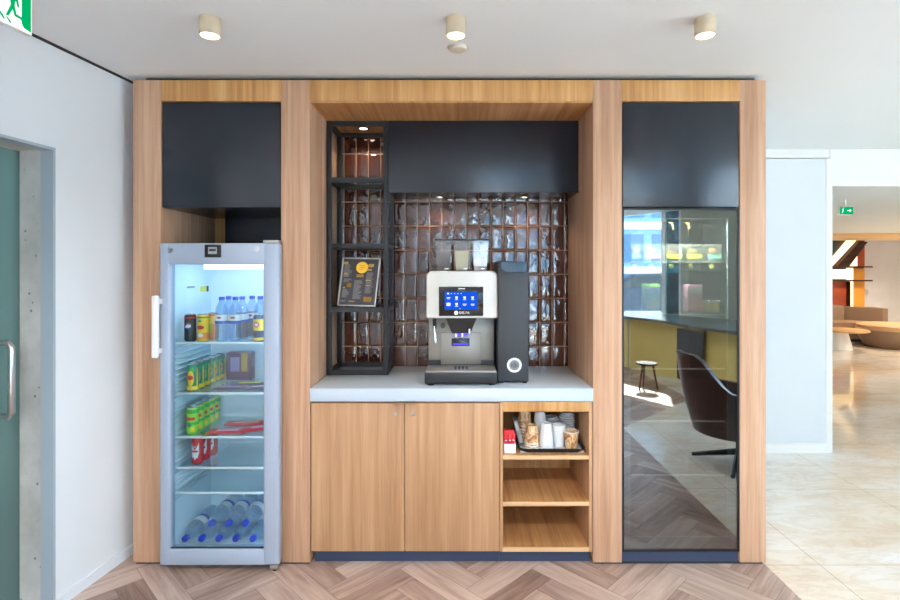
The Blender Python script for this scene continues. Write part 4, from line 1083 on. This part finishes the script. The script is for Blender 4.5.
def exit_sign(label, S, w, h, arrow=False):
    """S maps local (x right, y out of the face, z up) to the world; origin at the lower edge far end"""
    t = thing('exit_sign', label, 'exit sign', S @ Vector((0, 0, 0)))
    bd = B(-.003, w + .003, -.010, .010, -.003, h + .003, .002, mat=S).build('housing', M['white'], t)
    fc = B(0, w, -.0118, -.0102, 0, h, mat=S).build('face', M['exitgreen'] if arrow else M['exitwhite'], t)
    mb = MB()
    def poly(pts): mb.prism([(p[0] * h, p[1] * h) for p in pts], -.0128, -.0119, 'xz')
    if arrow:
        poly([(.95, .44), (1.3, .44), (1.3, .28), (1.55, .5), (1.3, .72), (1.3, .56), (.95, .56)])
        poly([(.25, .15), (.33, .15), (.48, .45), (.48, .75), (.36, .75), (.36, .5)]); poly([(.42, .8), (.5, .8), (.5, .9), (.42, .9)])
        m = M['exitwhite']
    else:
        def q(px, py):      # drawn in units of the sign's own height, measured from its right-hand lower corner
            return ((w - (28.2 - px) / 285.0) / h, ((34.6 - .43 * (28.2 - px)) - py) / 300.0 / h)
        for pts in (((18.2, -9), (27.4, -9), (27.4, 32.6), (20.4, 28.2), (18.2, 23.5)),
                    ((6.5, -6), (12, -8), (12.4, 0), (11, 9), (8, 8.5)),
                    ((9, 5), (11.4, 7), (13, 15), (18.2, 18), (20.8, 21.8), (19.2, 22.6), (17, 19.8), (11.4, 17), (9.4, 10)),
                    ((7.8, 6), (10.4, 8.5), (5.8, 17), (3.0, 16.6)), ((4.4, 18), (8.4, 23.2), (6.8, 24), (3.2, 17.6)),
                    ((10.5, -7), (14.8, 1.5), (15.8, 8.6), (14.2, 8.2), (13, 3.5), (10, -2)),
                    ((7, -6), (2, -3), (0, 1.6), (-3, 1.4), (-3, -.6), (1, -6), (7, -9)), ((-3, 12), (0, 15.6), (2.4, 20.2), (1.2, 20.4), (-3.4, 14))):
            poly([q(*p) for p in pts])
        c_ = q(11.5, -13); poly([(c_[0] + .07 * math.cos(a * PI / 6), c_[1] + .07 * math.sin(a * PI / 6)) for a in range(12)])
        m = M['exitgreen']
    mb.xf(S); mb.build('pictogram', m, fc)
    return t
# hanging from the ceiling along the left wall: local x runs along the wall towards the cabinet
d_ = 1.75; xe = PX(28.5, d_); ze = PZ(35.0, d_); wS, hS = .36, .178
dirv = WU
A_ = Vector((xe, CAMY + d_, ze)) - dirv * wS
out = Vector((dirv.y, -dirv.x, 0))      # towards the room
S1 = Matrix(((dirv.x, -out.x, 0, A_.x), (dirv.y, -out.y, 0, A_.y), (0, 0, 1, A_.z), (0, 0, 0, 1)))
e1 = exit_sign('large white and green running man exit sign above the glass door', S1, wS, hS)
B(wS * .3, wS * .7, -.006, .006, hS + .003, 2.4515 - ze, mat=S1).build('ceiling_bracket', M['white'], e1)
d_ = 5.0; S2 = Matrix.Translation((PX(839, d_), CAMY + d_, PZ(214.5, d_)))
e2 = exit_sign('small green arrow exit sign hanging from the lower lobby ceiling', S2, .128, .072, True)
B(.06, .066, -.004, .004, .075, 2.1515 - PZ(214.5, d_), mat=S2).build('ceiling_bracket', M['white'], e2)

# ------------------------------------------------------------------ lobby beyond
tag(B(3.02, FP(18.5).x - .3, 6.95, 7.15, PZ(240, 9.6), PZ(231.5, 9.6), .004).build('ceiling_beam', M['oak_edge'], None, (5, 7.05, 2.0)), 'long oak beam crossing under the far lobby ceiling', 'beam')
tag(B(3.02, 8.2, 7.16, 7.18, PZ(240, 9.6) + .005, PZ(238.4, 9.6) + .005).build('led_strip', M['led'], None, (5, 7.17, 2.0)), 'glowing strip behind the oak beam in the far lobby', 'light strip') if False else None
dW = 11.45
sw = thing('lit_wall_shelf', 'illuminated amber and rust wall shelving behind the far sofa', 'wall shelving', (7.6, 9.0, 0.4))
def wx(px): return PX(px, dW)
def wz(py): return PZ(py, dW)
yW = CAMY + dW
B(wx(815), wx(868), yW + .12, yW + .20, wz(312), wz(236)).build('back_panel', M['darkgrey'], sw)
B(wx(815), wx(849), yW + .08, yW + .12, wz(312), wz(281.5)).build('rust_panel', M['rust'], sw)
B(wx(856), wx(867.5), yW + .08, yW + .12, wz(312), wz(268.5)).build('amber_panel', M['amber'], sw)
B(wx(859.5), wx(867.5), yW + .08, yW + .12, wz(266), wz(240)).build('rust_panel', M['rust'], sw)
B(wx(849.8), wx(855.2), yW + .06, yW + .11, wz(312), wz(268)).build('light_strip', M['led'], sw)
B(wx(815), wx(849.5), yW + .06, yW + .11, wz(279), wz(269.5)).build('light_strip', M['led'], sw)
B(wx(815), wx(868.5), yW - .12, yW + .10, wz(281.3), wz(279.8)).build('shelf_board', M['darkwood'], sw)
B(wx(815), wx(868.5), yW - .12, yW + .10, wz(267.6), wz(266.2)).build('shelf_board', M['darkwood'], sw)
B(wx(849.2), wx(849.9), yW - .02, yW + .10, wz(312), wz(281.5)).build('divider', M['darkwood'], sw)
mb = MB(); mb.prism([(wx(828), wz(266)), (wx(834), wz(266)), (wx(858), wz(240)), (wx(850), wz(240))], yW + .04, yW + .11, 'xz'); mb.build('diagonal_light', M['led'], sw)
mb = MB(); mb.prism([(wx(836), wz(266)), (wx(848), wz(266)), (wx(866), wz(242)), (wx(858.5), wz(241))], yW - .05, yW + .10, 'xz'); mb.build('diagonal_board', M['darkwood'], sw)
mb = MB(); mb.prism([(wx(851), wz(266)), (wx(859), wz(266)), (wx(859), wz(255))], yW + .05, yW + .11, 'xz'); mb.build('light_panel', M['led'], sw)
# sofa
dS = 10.85; sf = thing('sofa', 'long curved taupe sofa against the lit lobby shelving', 'sofa', (7.7, dS + CAMY, 0))
def sx_(px, d=dS): return PX(px, d)
yS = dS + CAMY
B(sx_(800), sx_(858), yS + .35, yS + .60, .16, PZ(306.5, dS), .05, 3).build('backrest', M['sofa'], sf)
mb = MB(); mb.prism([(sx_(858.5), yS + .38), (sx_(858.5), yS + .62), (sx_(884), yS + .30), (sx_(882), yS - .15), (sx_(877), yS - .15)], .16, PZ(308, dS), 'xy'); mb.build('backrest', M['sofa'], sf)
mb = MB(); mb.prism([(sx_(800), yS - .25), (sx_(800), yS + .36), (sx_(860), yS + .36), (sx_(876), yS - .12), (sx_(868), yS - .25)], .28, PZ(321.5, dS), 'xy'); mb.build('seat_cushion', M['sofaseat'], sf)
mb = MB(); mb.prism([(sx_(800), yS - .22), (sx_(800), yS + .58), (sx_(868), yS + .50), (sx_(878), yS - .05), (sx_(868), yS - .22)], .06, .28, 'xy'); mb.build('base', M['sofa'], sf)
mb = MB(); mb.prism([(sx_(802), yS - .15), (sx_(802), yS + .5), (sx_(866), yS + .4), (sx_(866), yS - .15)], .0, .06, 'xy'); mb.build('plinth', M['navy'], sf)
# coffee table
dT = 9.7; ct = thing('coffee_table', 'low table with oak top and white conical base in the far lobby', 'table', (PX(838, dT), dT + CAMY, 0))
cx, cy = PX(842, dT), dT + CAMY
MB().lathe([(0, .335), (.40, .335), (.42, .345), (.42, .365), (.40, .372), (0, .372)], (cx, cy, 0), 40).build('table_top', M['tabletop'], ct)
MB().lathe([(0, 0), (.235, 0), (.240, .01), (.16, .335), (0, .335)], (cx - .09, cy, 0), 32).build('base', M['white'], ct)
# ottoman
ot = thing('ottoman', 'large round tan ottoman with a tapered base on the marble floor', 'ottoman', (PX(895, 9.95), 9.95 + CAMY, 0))
cx, cy = PX(895, 9.95), 9.95 + CAMY
MB().lathe([(0, .0), (.45, .0), (.48, .02), (.57, .20), (.61, .33), (.61, .34)], (cx, cy, 0), 44).build('base', M['sofa'], ot)
MB().lathe([(.61, .34), (.62, .37), (.60, .42), (.53, .44), (0, .445)], (cx, cy, 0), 44).build('seat_cushion', M['ottoman'], ot)
# fill lights added to brighten the lobby
for k, (x, y) in enumerate(((8.2, 3.9), (9.6, 5.6), (8.4, 7.6))):
    t = thing('lobby_fill_light', ['added lobby fill light nearest the stepped ceiling', 'added lobby fill light midway to the sofa', 'added lobby fill light just past the oak beam'][k], 'ceiling light', (x, y, 2.152), 'added lobby fill lights')
    MB().lathe([(.05, 2.151), (.062, 2.151), (.062, 2.146), (.05, 2.146)], (x, y, 0), 24, closed=True).build('trim_ring', M['white'], t)
    MB().lathe([(0, 2.149), (.05, 2.149)], (x, y, 0), 24).build('lens', M['lens'], t)
    spot('lamp_glow', (x, y, 2.14), 110.0, 2.5, .6, (1, .86, .68), .05, parent=t)

# ------------------------------------------------------------------ behind the photographer, seen in the glass door
led = [(1.55, -6.45), (2.377, -5.03), (2.717, -4.42), (2.80, -3.72), (3.03, -3.06), (3.55, -2.30)]
back = [(FP(tt, -.02).x, FP(tt, -.02).y) for tt in (6.9, 5.2, 3.4, 1.3)]
wc = thing('window_counter', 'curved grey window counter on an ochre front, seen in the glass cabinet door', 'counter', (2.6, -4.5, 0))
mb = MB(); mb.prism(led + back, .765, .80); mb.build('top', M['ledge'], wc)
pan = [(p[0] + .20, p[1] - .12) for p in led]; pan2 = [(p[0] + .26, p[1] - .16) for p in led]
mb = MB(); mb.prism(pan + pan2[::-1], 0.0, .764); fp_ = mb.build('front_panel', M['olive'], wc)
MB().prism([(2.895, -4.33), (2.975, -3.75), (2.985, -3.76), (2.90, -4.34)], .03, .70, 'xy').build('dark_panel', M['black'], wc)
MB().cyl((2.43, -4.90, 0), (2.43, -4.90, .764), .012, n=12).build('support_post', M['steel'], wc)
# low round stool
sd = 6.45; cx, cy = PX(647, sd), -(sd - 2.6)
st = thing('stool', 'low dark round stool on splayed legs, reflected in the glass cabinet door', 'stool', (cx, cy, 0))
MB().lathe([(0, .295), (.10, .297), (.128, .305), (.130, .318), (.125, .325), (0, .325)], (cx, cy, 0), 32).build('seat', M['darkwood'], st)
for a in (30, 150, 270):
    c_, s_ = math.cos(math.radians(a)), math.sin(math.radians(a))
    MB().cyl((cx + .13 * c_, cy + .13 * s_, 0), (cx + .075 * c_, cy + .075 * s_, .298), .010, .014, 12).build('leg', M['legwood'], st)
# lounge chair
lc = thing('lounge_chair', 'maroon leather swivel lounge chair on star base, reflected in the glass cabinet door', 'armchair', (2.03, -1.32, 0))
cx, cy = 2.11, -1.32
def shell(r_off, nm, m, inner=False):
    mb = MB(); rows = []
    N, K = 36, 9
    for j in range(K + 1):
        v = j / K; row = []
        for k in range(N + 1):
            a = math.radians(-128 + 256 * k / N)
            ca = abs(math.degrees(a))
            q_ = min(1, max(0, (ca - 18) / 44)); top = .855 - .25 * q_ * q_ * (3 - 2 * q_) - .06 * max(0, (ca - 62) / 66)
            z = .27 + (top - .27) * v
            lean = .30 + .06 * (1 - min(1, ca / 95))  * v + .03 * v + .045 * math.sin(min(1, v * 1.4) * PI / 2)
            r = lean + r_off
            wy = 1.04
            row.append((cx - r * math.cos(a) - .02, cy + r * math.sin(a) * wy, z))
        rows.append(row)
    return rows
ro = shell(0.0, '', ''); ri = shell(-.045, '', '')
mb = MB(); mb.grid(ro); mb.grid([ro[-1], ri[-1]]); mb.grid([[r[0] for r in ro], [r[0] for r in ri]]); mb.grid([[r[-1] for r in ro], [r[-1] for r in ri]]); mb.grid([ro[0], ri[0]])
mb.build('shell', M['leather'], lc, sharp=60)
mb = MB(); mb.grid(ri); mb.build('inner_padding', M['leather_in'], lc, sharp=60)
mb = MB(); pts = [(cx - .02 - .30 * math.cos(math.radians(a)), cy + .30 * math.sin(math.radians(a))) for a in range(-110, 111, 10)]
pts += [(cx + .30, cy + .26), (cx + .36, cy), (cx + .30, cy - .26)]
mb.prism(pts, .26, .30); mb.build('seat_base', M['leather'], lc)
mb = MB(); R_ = [(cx + (p[0] - cx) * .92, cy + (p[1] - cy) * .9) for p in pts]
R = mb.grid([[(p[0], p[1], .302) for p in R_], [(cx + (p[0] - cx) * 1.03, cy + (p[1] - cy) * 1.03, .345) for p in R_], [(cx + (p[0] - cx) * 1.02, cy + (p[1] - cy) * 1.02, .40) for p in R_], [(cx + (p[0] - cx) * .93, cy + (p[1] - cy) * .93, .425) for p in R_]], close=True)
mb.bm.faces.new(R[0][::-1]); mb.bm.faces.new(R[-1]); mb.build('seat_cushion', M['leather_in'], lc)
MB().cyl((cx, cy, .055), (cx, cy, .262), .022, n=16).build('column', M['black'], lc)
for a in (35, 125, 215, 305):
    c_, s_ = math.cos(math.radians(a)), math.sin(math.radians(a))
    MB().tube([(cx + .01 * c_, cy + .01 * s_, .10), (cx + .16 * c_, cy + .16 * s_, .062), (cx + .33 * c_, cy + .33 * s_, .018)], [.026, .020, .014], 10).build('leg', M['black'], lc)

# street outside: block and parked car
bl = thing('office_building', 'pale blue glazed office block across the street, reflected in the cabinet glass', 'building', (10, -24, 0))
B(2, 22, -30, -24, -.06, 9).build('wall', M['bldg'], bl)
for k, z in enumerate((1.3, 3.6, 6.0)):
    B(2, 22, -24.05, -23.9, z - .05, z + .35).build('white_band', M['bldgwhite'], bl)
    for j in range(8): B(2.3 + j * 2.5, 4.4 + j * 2.5, -24.06, -23.98, z + .55, z + 2.0).build('window', M['bldgglass'], bl)
cr_ = thing('parked_car', 'dark blue parked car out on the street, reflected in the cabinet glass', 'car', (5.6, -13.4, -.06))
prof = [(-2.1, .28), (-2.12, .62), (-1.95, .78), (-1.2, .90), (-.55, 1.36), (.75, 1.38), (1.45, .98), (2.05, .86), (2.15, .60), (2.12, .28)]
x0 = 5.6; y0 = -13.4
mb = MB(); R = mb.grid([[(x0 + p[0], y0 + s * (.80 if p[1] < 1.0 else .62), p[1]) for p in prof] for s in (-1, 1)], close=False)
mb.bm.faces.new(R[0]); mb.bm.faces.new(R[1][::-1]); mb.bm.faces.new((R[0][0], R[0][-1], R[1][-1], R[1][0])); mb.build('body', M['carpaint'], cr_)
for s in (-1, 1):
    mb = MB(); ya = y0 + s * .72
    mb.prism([(x0 - 1.05, .95), (x0 - .5, 1.30), (x0 + .7, 1.32), (x0 + 1.25, 1.0)], ya - .06, ya + .09 * s if s > 0 else ya + .06, 'xz'); mb.build('side_window', M['carglass'], cr_)
for px_ in (-1.35, 1.35):
    for s in (-1, 1): MB().cyl((x0 + px_, y0 + s * .62, .26), (x0 + px_, y0 + s * .84, .26), .32, n=24).build('wheel', M['tyre'], cr_)
